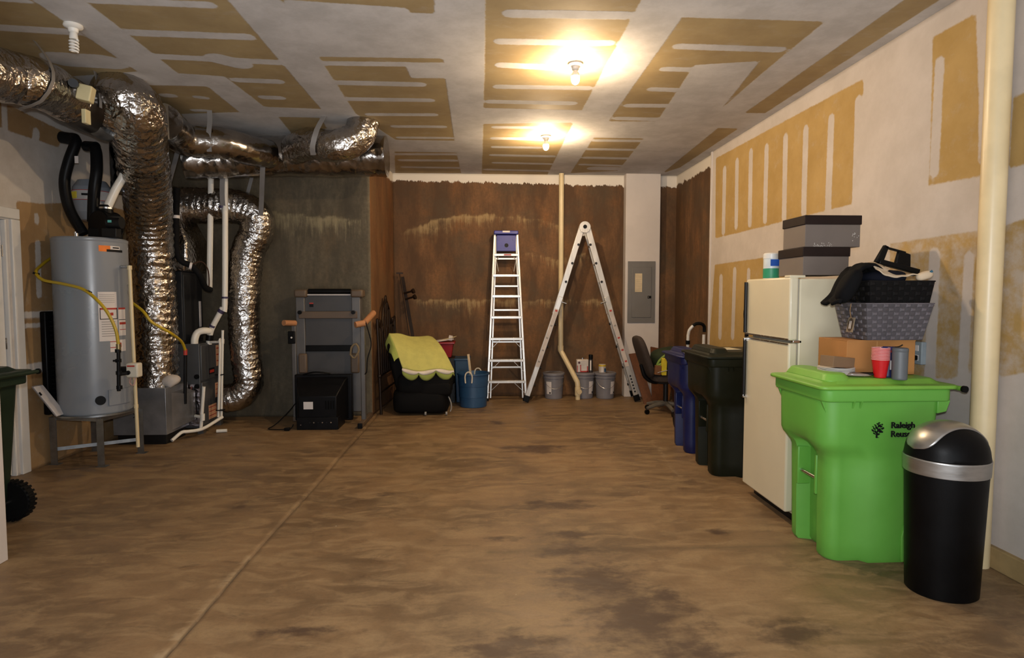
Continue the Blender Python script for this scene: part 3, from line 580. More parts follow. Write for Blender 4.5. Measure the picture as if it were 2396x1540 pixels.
def pipe(name, label, key, r, m, cat='pipe', group=None, n=14, step=0.03, couplings=(), cm=None, raw=False):
    tt = thing(name, label, cat, D[key][-1], group)
    MB().tube(D[key] if raw else spline(D[key], step), r, n).build('pipe_run', m, tt)
    for (p, q, rr) in couplings: MB().cyl(p, q, rr, n=16).build('coupling', cm or m, tt)
    return tt
BLKPIPE = mat('black_pipe', '#131314', 0.4, var=0.2)
pv = pipe('intake_hose', 'black curved intake hose rising left of the water heater', 'black_vent', 0.042, BLKPIPE, 'hose')
MB().cyl((-3.62, 5.42, 2.805), (-3.50, 5.41, 2.785), 0.05, n=16).build('end_cap', BLKPIPE, pv)
MB().box((-3.455, 5.345, 2.60), (0.03, 0.004, 0.06)).build('sticker', LBL, pv)
pv = pipe('vent_pipe', 'straight black vent pipe behind blower, right of the curved hose', 'black_vent2', 0.045, BLKPIPE)
MB().cyl((-3.47, 5.5, 2.75), (-3.36, 5.46, 2.735), 0.045, n=16).build('end_cap', BLKPIPE, pv)
c0 = Vector(D['pvc_vent'][1])
pipe('pvc_vent_pipe', 'white pvc vent pipe with black coupling above the black blower', 'pvc_vent', 0.034, PVC, couplings=[(c0 + Vector((0, 0, -0.045)), c0 + Vector((-0.004, 0, 0.03)), 0.043)], cm=BLACKP)
t = thing('wrapped_duct', 'dark foil wrapped cylinder hanging under the trunk duct behind white pipe', 'duct', (-3.22, 5.62, 2.36))
MB().cyl((-3.22, 5.62, 2.36), (-3.22, 5.62, 2.80), 0.11, n=28).build('wrap', foil('dark_foil', (0.12, 0.12, 0.125), 14, 0.8, 0.25), t)
t = thing('expansion_tank', 'grey expansion tank with yellow sticker hanging behind the black hose', 'tank', (-3.5, 5.66, 2.10))
MB().lathe([(0.02, 2.10), (0.11, 2.12), (0.15, 2.19), (0.155, 2.3), (0.15, 2.41), (0.11, 2.475), (0.02, 2.495)], (-3.53, 5.66, 0), 36).build('shell', HGREY, t)
MB().lathe([(0.1565, 2.29), (0.1575, 2.295), (0.1575, 2.37), (0.1565, 2.375)], (-3.53, 5.66, 0), 36, caps=False).build('band_label', mat('pale_label', '#b9b6b4', 0.5), t)
MB().lathe([(0.158, 2.372), (0.158, 2.377)], (-3.53, 5.66, 0), 36, caps=False).lathe([(0.158, 2.288), (0.158, 2.293)], (-3.53, 5.66, 0), 36, caps=False).build('red_line', REDL, t)
MB().box((-3.60, 5.514, 2.33), (0.07, 0.006, 0.06), (0, 0, -0.45)).build('yellow_sticker', mat('yellow_sticker', '#d9c63a', 0.5), t)
MB().box((-3.49, 5.505, 2.335), (0.07, 0.006, 0.018), (0, 0, 0.25)).build('black_sticker', BLKL, t)
YEL = mat('yellow_gas_hose', '#b79a1e', 0.4, var=0.08)
g = pipe('gas_hose', 'yellow flexible gas hose curving across front of the water heater', 'yellow1', 0.012, YEL, 'gas hose', 'yellow gas hoses', 10)
MB().tube([(-2.968, 5.01, 1.05), (-2.968, 5.01, 1.0)], 0.018, 10).build('brass_fitting', mat('brass', '#8a7a55', 0.35, 0.8), g)
for p, r_ in (((-3.66, 5.11, 1.625), (0.3)), ((-3.17, 4.985, 1.475), 0.5)): MB().box(p, (0.035, 0.03, 0.014), (0, r_, 0)).build('hose_clip', BLACKM, g)
g = thing('gas_pipe', 'black iron gas pipe with valve beside the beige thermostat', 'pipe', (-2.98, 5.01, 0.62))
MB().tube(D['gas_riser'], 0.014, 12).build('pipe_run', BLKPIPE, g)
for z in (0.98, 0.90, 0.80, 0.68): MB().cyl((-2.973, 5.01, z), (-2.973, 5.01, z + 0.028), 0.022, n=12).build('fitting', BLKPIPE, g)
MB().cyl((-2.975, 5.01, 0.80), (-2.93, 5.05, 0.805), 0.014, n=12).cyl((-2.93, 5.05, 0.805), (-2.925, 5.07, 0.81), 0.018, n=12).build('side_branch', BLKPIPE, g)
MB().box((-2.975, 4.99, 0.915), (0.055, 0.015, 0.015)).build('valve_handle', BLKPIPE, g, 0.003)
t = thing('thermostat', 'beige gas control box at the lower right of water heater', 'control box', (-2.99, 5.17, 0.77))
MB().box((-2.90, 5.10, 0.825), (0.095, 0.08, 0.12)).build('case', mat('beige_control', '#c8c0ae', 0.5), t, 0.012)
MB().cyl((-3.02, 5.11, 0.825), (-2.93, 5.11, 0.825), 0.03, n=16).build('knob', BLACKP, t)
MB().box((-2.905, 5.0585, 0.862), (0.06, 0.003, 0.012)).build('red_print', REDL, t)
MB().tube(spline([(-2.93, 5.10, 0.77), (-2.93, 5.08, 0.72), (-2.90, 5.08, 0.70), (-2.89, 5.10, 0.77)], 0.02), 0.006, 8).build('wire', mat('pink_wire', '#b08a80', 0.5), t)
g = pipe('relief_pipe', 'thin cream relief pipe hanging down right side of the water heater', 'relief_pipe', 0.0145, CREAM, raw=True, couplings=[((-3.023, 5.3, 1.665), (-3.023, 5.3, 1.70), 0.019), ((-3.01, 5.3, 0.47), (-3.01, 5.3, 0.50), 0.018)])
MB().cyl((-3.10, 5.32, 1.69), (-3.02, 5.30, 1.69), 0.014, n=12).build('valve_elbow', STEEL, g)
g = pipe('gas_hose', 'yellow flexible gas hose stretching behind thick duct to the furnace', 'yellow2', 0.013, YEL, 'gas hose', 'yellow gas hoses', 10)
MB().cyl((-2.967, 6.1, 0.91), (-2.969, 6.1, 0.85), 0.018, n=10).build('red_fitting', REDL, g)
pipe('gas_pipe', 'black iron gas pipe dropping beside the furnace below yellow hose', 'gas_riser2', 0.016, BLKPIPE, raw=True)
# black louvred panel and rolled paper behind the heater
t = thing('louvred_panel', 'black louvred plastic panel standing between wall and water heater', 'panel', (-3.68, 5.45, 0))
MB().box((-3.70, 5.42, 0.87), (0.05, 0.42, 0.88)).build('frame', BLACKP, t, 0.012)
for k in range(20): MB().box((-3.665, 5.28, 0.50 + k * 0.038), (0.03, 0.05, 0.012)).build('louvre', BLACKP, t)
t = thing('paper_booklet', 'folded white paper booklet leaning on the water heater stand', 'booklet', (-3.6, 5.1, 0.44))
MB().box((-3.585, 5.09, 0.575), (0.015, 0.10, 0.30), (0, R(-36), 0)).build('pages', LBL, t, 0.003)
MB().box((-3.594, 5.085, 0.58), (0.005, 0.105, 0.302), (0, R(-36), 0)).build('cover', mat('grey_cover', '#7c787a', 0.5), t)
MB().box((-3.62, 5.04, 0.64), (0.014, 0.004, 0.03), (0, R(-36), 0)).build('print', BLKL, t)

# ------------------------------------------------------------------ furnace and return box
FURN = mat('furnace_grey', '#46484b', 0.42, 0.2, 0.06, 4)
SHEET = mat('sheet_metal', '#85868a', 0.34, 0.6, 0.2, 4, 0.05, 20)
t = thing('furnace', 'dark grey gas furnace cabinet with orange labels beside the speckled duct', 'furnace', (-3.25, 6.54, 0))
MB().mm((-3.6, 6.33, 0.06), (-2.94, 6.80, 0.94)).build('cabinet', FURN, t, 0.006)
MB().mm((-2.945, 6.345, 0.55), (-2.925, 6.785, 0.925)).build('upper_door', FURN, t, 0.008)
MB().mm((-2.945, 6.345, 0.08), (-2.925, 6.785, 0.535)).build('lower_door', FURN, t, 0.008)
for y in (6.36, 6.77):
    for x in (-2.95, -3.54): MB().mm((x - 0.03, y - 0.03, 0), (x + 0.03, y + 0.03, 0.062)).build('foot', GALV, t)
ORL = mat('orange_label', '#c99a78', 0.55, var=0.05)
for (y0, y1, z0, z1) in ((6.68, 6.76, 0.67, 0.90), (6.64, 6.76, 0.33, 0.49), (6.47, 6.66, 0.12, 0.27)):
    l = MB().mm((-2.925, y0, z0), (-2.9235, y1, z1)).build('warning_label', ORL, t)
    for k in range(3): MB().mm((-2.9236, y0 + 0.008, z0 + (z1 - z0) * (0.22 + 0.3 * k)), (-2.9228, y1 - 0.008, z0 + (z1 - z0) * (0.27 + 0.3 * k))).build('red_line', REDL, l)
MB().mm((-2.925, 6.50, 0.60), (-2.921, 6.63, 0.665)).build('maker_plate', BLKL, t)
MB().mm((-2.9212, 6.515, 0.615), (-2.920, 6.615, 0.645)).build('red_logo', REDL, t)
for z in (0.60, 0.50): MB().cyl((-2.97, 6.335, z), (-2.97, 6.315, z), 0.025, n=16).build('knockout_plug', BLACKP, t)
MB().mm((-3.06, 6.322, 0.08), (-2.945, 6.333, 0.52)).build('foil_panel', foil('pink_foil', (0.6, 0.52, 0.52), 20, 0.7, 0.25), t)
MB().tube(spline([(-2.99, 6.31, 0.5), (-3.0, 6.30, 0.42), (-2.97, 6.30, 0.3), (-2.965, 6.31, 0.2)], 0.03), 0.006, 8).build('wire', BLACKP, t)
MB().tube(spline([(-3.02, 6.31, 0.5), (-3.03, 6.30, 0.4), (-3.01, 6.30, 0.3), (-3.0, 6.31, 0.22)], 0.03), 0.005, 8).build('wire', mat('red_wire', '#7a3b34', 0.5), t)
t = thing('coil_cabinet', 'tall black evaporator coil cabinet standing on top of the furnace', 'cabinet', (-3.4, 6.56, 0.94))
MB().mm((-3.6, 6.36, 0.942), (-3.11, 6.80, 1.69)).build('casing', mat('coil_black', '#26272a', 0.45, 0.2), t, 0.005)
MB().mm((-3.115, 6.38, 0.97), (-3.10, 6.78, 1.66)).build('door', mat('coil_black', '#26272a'), t, 0.004)
MB().mm((-3.104, 6.70, 1.10), (-3.095, 6.74, 1.38)).build('tall_sticker', LBL, t)
t = thing('foil_plenum', 'foil wrapped tapered plenum above the black coil cabinet', 'duct', (-3.4, 6.56, 1.69))
MB().loft([[(x, y, z) for x, y in ((a0, b0), (a1, b0), (a1, b1), (a0, b1))] for a0, a1, b0, b1, z in ((-3.6, -3.06, 6.33, 6.82, 1.692), (-3.6, -3.03, 6.31, 6.83, 1.8), (-3.58, -3.03, 6.32, 6.83, 2.0), (-3.55, -3.12, 6.38, 6.8, 2.2), (-3.5, -3.3, 6.5, 6.75, 2.62))]).build('foil_wrap', FOIL, t, 0.02)
t = thing('return_air_box', 'bare sheet metal return air box under the thick crinkled duct', 'metal box', (-3.3, 6.08, 0))
MB().mm((-3.55, 5.86, 0.1), (-3.05, 6.30, 0.555)).build('box_body', SHEET, t, 0.004)
MB().lathe([(0.205, 0.553), (0.205, 0.6), (0.2, 0.61)], (-3.249, 6.08, 0), 36).build('collar', FOIL, t)
MB().mm((-3.53, 5.9, 0), (-3.08, 6.28, 0.1)).build('base', BLACKM, t)
text('NSA', 0.07, BLKL, t, (-3.36, 5.8585, 0.40), FACE_CAM @ Matrix.Rotation(R(-90), 3, 'Z'), 'marker_writing')
MB().loft([[(-3.06, 5.95, 0.12), (-3.06, 6.25, 0.12), (-3.06, 6.25, 0.5), (-3.06, 5.95, 0.5)], [(-2.98, 6.1, 0.16), (-2.98, 6.30, 0.16), (-2.98, 6.30, 0.46), (-2.98, 6.1, 0.46)]]).build('side_transition', SHEET, t)
MB().sq((-3.06, 5.98, 0.60), (0.16, 0.12, 0.12), 0.9, lump=0.5, seed=3, rot=(0, -0.6, 0.3)).build('white_cloth', mat('white_cloth', '#b9b0a8', 0.9), None, label='crumpled white cloth on the sheet metal return box', cat='cloth')
pipe('refrigerant_line', 'thick black insulated refrigerant line dropping to the coil cabinet', 'lineset', 0.03, mat('black_foam', '#0f0f10', 0.8, bump=0.3), 'pipe', couplings=[((-3.09, 6.25, 2.22), (-3.09, 6.25, 2.25), 0.034), ((-2.97, 6.24, 1.745), (-2.95, 6.25, 1.74), 0.036)], cm=LBL)
MB().tube(spline([(-2.95, 6.22, 1.75), (-2.88, 6.3, 1.79), (-2.84, 6.35, 1.72), (-2.85, 6.4, 1.6), (-2.88, 6.45, 1.5)], 0.03), 0.006, 8).build('control_wire', mat('brown_wire', '#3a2418', 0.5), None, label='thin brown wire looping from the black refrigerant line', cat='wire')
pipe('pvc_pipe', 'white pvc pipe with open cut end behind the refrigerant line', 'pvcA', 0.029, PVC, raw=True)
kb = D['pvcB']
PURP = mat('purple_primer', '#3d3350', 0.5)
g = pipe('pvc_pipe', 'white pvc exhaust pipe with offset elbow down to the furnace top', 'pvcB', 0.029, PVC, step=0.02)
for z in (1.41, 2.37): MB().cyl((-2.757, 6.55, z), (-2.757, 6.55, z + 0.02), 0.033, n=16).build('primer_ring', PURP, g)
MB().cyl((-2.934, 6.55, 0.96), (-2.925, 6.55, 1.02), 0.037, n=16).build('rubber_coupling', BLACKP, g)
MB().cyl((-2.79, 6.55, 1.29), (-2.81, 6.55, 1.26), 0.033, n=16).build('primer_ring', PURP, g)
MB().cyl((-2.89, 6.55, 1.125), (-2.90, 6.55, 1.105), 0.033, n=16).build('primer_ring', PURP, g)
pipe('pvc_elbow', 'fat white pvc elbow on the near top edge of furnace', 'elbow', 0.036, PVC, step=0.02)
c1 = pipe('condensate_pipe', 'thin white condensate pipe with elbow strapped to furnace corner', 'cond_v1', 0.013, PVC, step=0.02)
pipe('condensate_pipe', 'straight white condensate riser, outermost at the furnace corner', 'cond_v2', 0.013, PVC, raw=True, couplings=[((-2.775, 6.5, 0.93), (-2.772, 6.5, 0.98), 0.018)])
for z in (0.60, 0.22): MB().box((-2.81, 6.49, z), (0.07, 0.07, 0.01)).build('tie', BLACKP, c1)
g = pipe('drain_pipe', 'white drain pipe lying on floor along the furnace front', 'cond_low', 0.017, PVC, step=0.02)
g = pipe('condensate_pipe', 'short white standpipe with tee at the near furnace corner', 'cond_v3', 0.016, PVC, raw=True)
MB().cyl((-2.88, 6.215, 0.20), (-2.97, 6.27, 0.20), 0.016, n=12).cyl((-2.87, 6.21, 0.165), (-2.868, 6.21, 0.235), 0.021, n=12).build('tee', PVC, g)
MB().cyl((-2.80, 6.36, 0.02), (-2.70, 6.38, 0.02), 0.018, n=14).build('pvc_offcut', PVC, None, label='short white pvc offcut lying on floor by furnace', cat='pipe')
# ------------------------------------------------------------------ treadmill and television
TGREY = mat('treadmill_grey', '#413f3f', 0.45, 0.1, 0.05); TFRAME = mat('treadmill_frame', '#5e5c5b', 0.4, 0.3, 0.05)
TBRN = mat('treadmill_brown', '#5a4a3b', 0.55, var=0.08); TAN = mat('tan_foam', '#a9764f', 0.7, var=0.08)
t = thing('treadmill', 'grey folded treadmill standing upright against the concrete wall', 'treadmill', (-1.75, 6.95, 0))
MB().mm((-2.04, 6.98, 0.12), (-1.50, 7.06, 1.47)).build('deck', TGREY, t, 0.006)
for x in (-2.085, -1.455): MB().mm((x - 0.05, 6.94, 0.10), (x + 0.05, 7.07, 1.46)).build('side_rail', TFRAME, t, 0.008)
for x in (-2.075, -1.44): MB().box((x, 6.99, 1.465), (0.14, 0.16, 0.09)).build('corner_cap', TBRN, t, 0.02)
MB().cyl((-2.0, 6.99, 1.49), (-1.52, 6.99, 1.49), 0.03, n=20).build('roller', BLACKP, t)
MB().mm((-2.04, 6.955, 1.445), (-1.50, 6.975, 1.455)).build('deck_edge', LBL, t)
MB().mm((-2.10, 6.925, 1.18), (-1.44, 6.945, 1.26)).build('cross_bar', TBRN, t, 0.006)
MB().mm((-2.04, 6.95, 0.80), (-1.50, 6.975, 0.87)).build('cross_bar', BLACKP, t, 0.004)
for x in (-2.06, -1.47): MB().mm((x - 0.05, 6.90, 0.55), (x + 0.05, 6.945, 0.78)).build('foot_pad', TBRN, t, 0.02)
MB().tube(spline([(-1.52, 6.92, 0.76), (-1.50, 6.89, 0.85), (-1.45, 6.88, 0.89), (-1.42, 6.89, 0.82), (-1.47, 6.89, 0.73), (-1.52, 6.91, 0.77)], 0.02), 0.012, 8).build('strap_loop', mat('tan_strap', '#8f7a5a', 0.8), t)
for x in (-2.08, -1.48): MB().cyl((x, 6.925, 1.25), (x, 6.89, 1.25), 0.022, n=14).build('knob', BLACKP, t)
MB().mm((-1.99, 6.978, 1.31), (-1.945, 6.976, 1.35)).build('warning_sticker', BLKL, t)
MB().mm((-1.99, 6.977, 1.345), (-1.945, 6.975, 1.36)).build('red_sticker', REDL, t)
for x, y, z1 in ((-2.15, 6.92, 1.13), (-1.34, 6.74, 1.12)): MB().mm((x - 0.025, y - 0.03, 0.04), (x + 0.025, y + 0.03, z1)).build('upright_post', TFRAME, t, 0.008)
MB().cyl((-1.385, 6.56, 1.125), (-1.30, 6.62, 1.14), 0.034, n=18).cyl((-1.30, 6.62, 1.14), (-1.26, 6.95, 1.24), 0.034, n=18).build('hand_grip', TAN, t)
MB().cyl((-2.20, 6.72, 1.14), (-2.12, 6.86, 1.13), 0.032, n=18).build('hand_grip', TAN, t)
MB().box((-2.155, 6.84, 0.97), (0.075, 0.04, 0.14)).build('control_box', BLACKP, t, 0.006)
MB().cyl((-2.15, 6.82, 0.97), (-2.15, 6.815, 0.97), 0.01, n=10).build('control_button', LBL, t)
for x in (-1.335, -2.15): MB().bar((x - 0.0, 6.5 if x > -2 else 6.88, 0.03), (x, 7.12, 0.03), 0.05, 0.05).build('floor_foot', TBRN, t, 0.006)
MB().box((-1.335, 6.49, 0.03), (0.05, 0.03, 0.055)).build('end_cap', BLACKP, t, 0.006)
MB().tube(spline(D['cable_tread'], 0.03), 0.006, 8).build('cable', BLACKP, t)
TVB = mat('tv_black', '#111113', 0.4, var=0.15)
t = thing('television', 'old black tube television on the floor seen from behind', 'television', (-1.78, 6.6, 0))
def rect(x0, x1, z0, z1, y): return [(x0, y, z0), (x1, y, z0), (x1, y, z1), (x0, y, z1)]
MB().mm((-2.12, 6.79, 0.03), (-1.48, 6.86, 0.555)).build('front_bezel', TVB, t, 0.012)
MB().loft([rect(-2.09, -1.52, 0.05, 0.53, 6.79), rect(-2.07, -1.54, 0.05, 0.50, 6.72), rect(-1.99, -1.58, 0.05, 0.36, 6.48)]).build('rear_housing', TVB, t, 0.01)
MB().loft([rect(-2.0, -1.56, 0.0, 0.135, 6.77), rect(-2.0, -1.56, 0.0, 0.135, 6.45)]).build('base', TVB, t, 0.006)
MB().mm((-1.93, 6.4745, 0.22), (-1.83, 6.4785, 0.30)).build('rating_label', LBL, t)
for k in range(4): MB().mm((-1.70 + k * 0.028, 6.472, 0.22), (-1.69 + k * 0.028, 6.4795, 0.31)).build('vent_slot', mat('dark_slot', '#040404', 0.8), t)
for k in range(4): MB().mm((-1.96 - k * 0.0, 6.447, 0.05), (-1.95, 6.4505, 0.06)).build('screw', STEEL, t) if k == 0 else None
for k in range(6): MB().cyl((-1.86 + k * 0.045, 6.452, 0.08), (-1.86 + k * 0.045, 6.444, 0.08), 0.007, n=10).build('jack', STEEL if k % 2 else BLACKM, t)
cd = [(-2.05, 6.62, 0.27), (-2.14, 6.6, 0.16), (-2.26, 6.55, 0.04), (-2.31, 6.48, 0.012), (-2.25, 6.44, 0.012), (-2.13, 6.44, 0.012), (-2.06, 6.46, 0.02), (-2.04, 6.47, 0.06)]
MB().tube(spline(cd, 0.03), 0.0055, 8).build('power_cord', BLACKP, t)
MB().box((-2.09, 6.42, 0.02), (0.06, 0.04, 0.03)).build('plug', BLACKP, t, 0.006)
MB().tube(spline([(-2.02, 6.78, 0.555), (-1.9, 6.76, 0.585), (-1.8, 6.77, 0.58), (-1.72, 6.8, 0.562)], 0.03), 0.008, 8).build('top_cable', BLACKP, t)

# ------------------------------------------------------------------ iron headboard and bed rails
IRON = mat('dark_iron', '#2c2018', 0.45, 0.6, 0.2)
t = thing('headboard', 'dark ornate iron headboard leaning on the concrete return wall', 'headboard', (-1.22, 7.75, 0))
def hb(s, z): return (-1.235 - 0.03 * z + 0.058 * s, 7.25 + s, z)
def arch(s): u = abs(s - 0.5) * 2; return 1.06 + 0.34 * max(0, 1 - u * 1.35) ** 0.8 + 0.10 * math.cos(u * 6.0) * (u > 0.35)
for s in (0.0, 1.0): MB().tube([hb(s, 0), hb(s, 0.6), hb(s, arch(s))], 0.017, 10).build('post', IRON, t)
MB().tube([hb(k / 24, arch(k / 24)) for k in range(25)], 0.015, 8).build('top_arch', IRON, t)
for z in (0.27, 0.47): MB().tube([hb(0, z), hb(1, z)], 0.012, 8).build('cross_rail', IRON, t)
for k in range(1, 9): MB().tube([hb(k / 9, 0.47), hb(k / 9, arch(k / 9))], 0.011, 8).build('spindle', IRON, t)
for s, z, q in ((0.5, 1.39, 0.05), (0.28, 1.02, 0.045), (0.72, 1.02, 0.045), (0.5, 0.98, 0.06), (0.12, 1.12, 0.035), (0.88, 1.12, 0.035), (0.4, 0.88, 0.03), (0.6, 0.88, 0.03)):
    p = hb(s, z); MB().sq(p, (0.03, q * 1.8, q * 2), 0.8, 12, 8, lump=0.3, seed=s * 9).build('casting', IRON, t)
MB().sq(hb(0, 0.47), (0.05, 0.05, 0.05), 0.7, 12, 8).build('casting', IRON, t)
t = thing('bed_rail', 'dark angle iron bed rails leaning in the corner behind the recliner', 'bed rail', (-0.84, 8.05, 0))
MB().bar((-1.16, 8.42, 1.75), (-0.86, 8.05, 0.0), 0.035, 0.006, (1, 0, 0.2)).build('rail', IRON, t)
MB().bar((-1.12, 8.43, 1.70), (-0.80, 8.08, 0.0), 0.045, 0.006, (0, 1, 0)).build('rail', IRON, t)
MB().box((-1.155, 8.40, 1.75), (0.09, 0.03, 0.02)).build('end_plate', IRON, t)
for z, dx in ((1.50, 0), (1.42, 0.02)):
    MB().cyl((-1.09 + dx, 8.34, z - 0.03), (-0.97 + dx, 8.28, z), 0.013, n=10).build('leg_bracket', IRON, t)
    MB().cyl((-0.97 + dx, 8.28, z - 0.005), (-0.945 + dx, 8.27, z + 0.005), 0.03, 0.036, 14).build('caster_socket', IRON, t)

# ------------------------------------------------------------------ recliner, blanket, crate, tub
BLKF = mat('black_upholstery', '#0b0a0a', 0.75, var=0.25, bump=0.2, bscale=50)
t = thing('recliner', 'black upholstered recliner chair under a lime green blanket', 'armchair', (-0.78, 7.5, 0))
MB().sq((-0.76, 7.50, 0.16), (0.68, 0.72, 0.30), 0.35, 36, 14, lump=0.02).build('base', BLKF, t)
MB().sq((-0.70, 7.50, 0.36), (0.62, 0.52, 0.22), 0.4, 30, 12, lump=0.04).build('seat', BLKF, t)
MB().sq((-0.70, 7.24, 0.38), (0.66, 0.17, 0.26), 0.45, 30, 12, lump=0.05).build('arm', BLKF, t)
MB().sq((-0.70, 7.76, 0.38), (0.66, 0.17, 0.26), 0.45, 30, 12, lump=0.05).build('arm', BLKF, t)
MB().sq((-1.03, 7.50, 0.58), (0.19, 0.58, 0.62), 0.4, 30, 14, (0, R(-12), 0), lump=0.04).build('backrest', BLKF, t)
MB().sq((-0.58, 7.20, 0.32), (0.40, 0.10, 0.16), 0.4, 26, 10, lump=0.04).build('front_panel', BLKF, t)
for x in (-0.70, -0.45): MB().cyl((x, 7.14, 0.03), (x + 0.02, 7.14, 0.03), 0.022, n=12).build('glide', mat('grey_glide', '#8a8884', 0.5), t)
MB().tube(spline([(-0.42, 7.22, 0.22), (-0.39, 7.2, 0.15), (-0.385, 7.2, 0.08), (-0.40, 7.2, 0.04)], 0.03), 0.008, 8).build('release_cable', mat('grey_glide', '#8a8884', 0.5), t)
LIME = mat('lime_fleece', '#b9b566', 0.95, var=0.08, vscale=10, bump=0.3, bscale=90)
LIMED = mat('lime_fleece_back', '#98a350', 0.95, var=0.08, bump=0.3, bscale=90)
t = thing('blanket', 'lime green fleece blanket with scalloped white trim draped over recliner', 'blanket', (-0.75, 7.4, 0.5))
A, B_, C_, D_ = Vector((-1.15, 7.38, 0.98)), Vector((-0.66, 7.82, 0.90)), Vector((-0.95, 7.07, 0.57)), Vector((-0.35, 7.20, 0.56))
def bl(u, v):
    p = (A * (1 - u) + B_ * u) * (1 - v) + (C_ * (1 - u) + D_ * u) * v
    p = p + Vector((0.0, -0.05, 0.06)) * math.sin(math.pi * v) * (0.6 + 0.4 * u)
    p.z += 0.016 * noise.noise(Vector((u * 3.5, v * 2.5, 1))) + 0.012 * math.sin(u * 9 + v * 2)
    return p
def bl_c(u, v):
    p = bl(u, v)
    return p
b = MB().grid(bl_c, 40, 30)
bo = b.build('top_layer', LIME, t, smooth=80); md = bo.modifiers.new('thick', 'SOLIDIFY'); md.thickness = 0.012
def hang(u, v, drop=0.10, off=0.0):
    p = bl(u, 1.0); s = abs(math.sin(u * math.pi * 3.0 + 0.2)) ** 0.6
    return p + Vector((0, -0.012 - off - 0.02 * math.sin(v * 3), 0.0 - v * drop * (0.35 + 0.65 * s)))
bo = MB().grid(lambda u, v: hang(u, v, 0.06, 0.012), 48, 4).build('white_trim', mat('white_fleece', '#d5cbbd', 0.95), t, smooth=80); md = bo.modifiers.new('thick', 'SOLIDIFY'); md.thickness = 0.008
bo = MB().grid(lambda u, v: hang(u, v, 0.125), 48, 6).build('scalloped_edge', LIMED, t, smooth=80); md = bo.modifiers.new('thick', 'SOLIDIFY'); md.thickness = 0.008
def side(u, v):
    p = bl(0.0, u * 0.75); return p + Vector((-0.05 * math.sin(v * 1.6), -0.02 * v, -v * 0.17 * (1 - 0.45 * u) * (0.5 + 0.5 * math.sin(math.pi * min(1, u + 0.25)))))
bo = MB().grid(side, 16, 6).build('side_fold', LIMED, t, smooth=80); md = bo.modifiers.new('thick', 'SOLIDIFY'); md.thickness = 0.01
t = thing('storage_cabinet', 'low black cube cabinet behind the recliner under red crate', 'cabinet', (-0.58, 8.18, 0))
MB().mm((-0.70, 8.0, 0), (-0.38, 8.40, 0.60)).build('carcass', BLACKM, t, 0.004)
MB().mm((-0.68, 7.985, 0.03), (-0.40, 8.0, 0.57)).build('door', BLACKM, t, 0.004)
RED = mat('red_plastic', '#8e1a20', 0.4, var=0.08)
t = thing('crate', 'red plastic bin of papers on the black cabinet behind recliner', 'bin', (-0.58, 8.18, 0.602))
MB().loft([[(x, y, z) for x, y in ((-0.58 - a, 8.18 - b), (-0.58 + a, 8.18 - b), (-0.58 + a, 8.18 + b), (-0.58 - a, 8.18 + b))] for a, b, z in ((0.15, 0.12, 0.604), (0.18, 0.15, 0.80))]).build('bin_body', RED, t, 0.01)
MB().mm((-0.78, 8.01, 0.79), (-0.38, 8.35, 0.815)).build('rim', RED, t, 0.006)
t2 = thing('paper_stack', 'white papers sticking out of the red plastic bin', 'papers', (-0.58, 8.18, 0.815))
MB().box((-0.56, 8.14, 0.835), (0.30, 0.2, 0.008), (0, R(-8), 0.2)).build('sheet', LBL, t2)
MB().box((-0.50, 8.18, 0.85), (0.26, 0.2, 0.006), (0, R(-14), -0.1)).build('sheet', mat('cream_paper', '#d2c39a', 0.7), t2)
MB().box((-0.44, 8.12, 0.865), (0.05, 0.04, 0.06), (0.3, 0.2, 0)).build('crumpled_sheet', LBL, t2)
BLUET = mat('blue_tub', '#284a6c', 0.42, var=0.08, vscale=3); BLUED = mat('blue_bin', '#1c3c58', 0.45)
t = thing('storage_bin', 'blue plastic bin standing behind the round blue tub', 'bin', (-0.26, 8.15, 0))
MB().loft([[(x, y, z) for x, y in ((-0.28 - a, 8.15 - b), (-0.28 + a, 8.15 - b), (-0.28 + a, 8.15 + b), (-0.28 - a, 8.15 + b))] for a, b, z in ((0.08, 0.14, 0), (0.1, 0.17, 0.58))]).build('bin_body', BLUED, t, 0.012)
MB().mm((-0.39, 7.97, 0.57), (-0.17, 8.33, 0.60)).build('lid', BLUED, t, 0.008)
MB().box((-0.20, 8.02, 0.5), (0.02, 0.1, 0.16)).build('handle', BLUET, t, 0.004)
t = thing('tub', 'round blue plastic tub with white rope handles beside the stepladder', 'tub', (-0.135, 7.76, 0))
TX, TY = -0.13, 7.77
MB().lathe([(0.168, 0), (0.174, 0.006), (0.182, 0.13), (0.186, 0.132), (0.188, 0.27), (0.192, 0.272), (0.2, 0.415), (0.214, 0.42), (0.214, 0.44), (0.2, 0.44), (0.19, 0.30), (0.165, 0.02), (0.05, 0.015)], (TX, TY, 0), 48).build('tub_body', BLUET, t)
ROPE = mat('white_rope', '#cfc5b2', 0.9, bump=0.4)
for (x, y, sg) in ((TX - 0.055, TY - 0.21, 1), (TX + 0.06, TY + 0.205, 1)):
    MB().tube(spline([(x - 0.04, y, 0.33), (x - 0.045, y - 0.006, 0.41), (x - 0.03, y, 0.455), (x, y, 0.47), (x + 0.03, y, 0.455), (x + 0.045, y - 0.006, 0.41), (x + 0.04, y, 0.33)], 0.02), 0.009, 8).build('rope_handle', ROPE, t)
MB().bar((-0.12, 7.72, 0.03), (-0.19, 7.66, 0.69), 0.03, 0.012, (0, 1, 0)).build('wooden_stick', mat('pale_wood', '#c4ae8c', 0.7), None, 0.002, label='pale flat wooden stick standing in the blue tub', cat='stick')

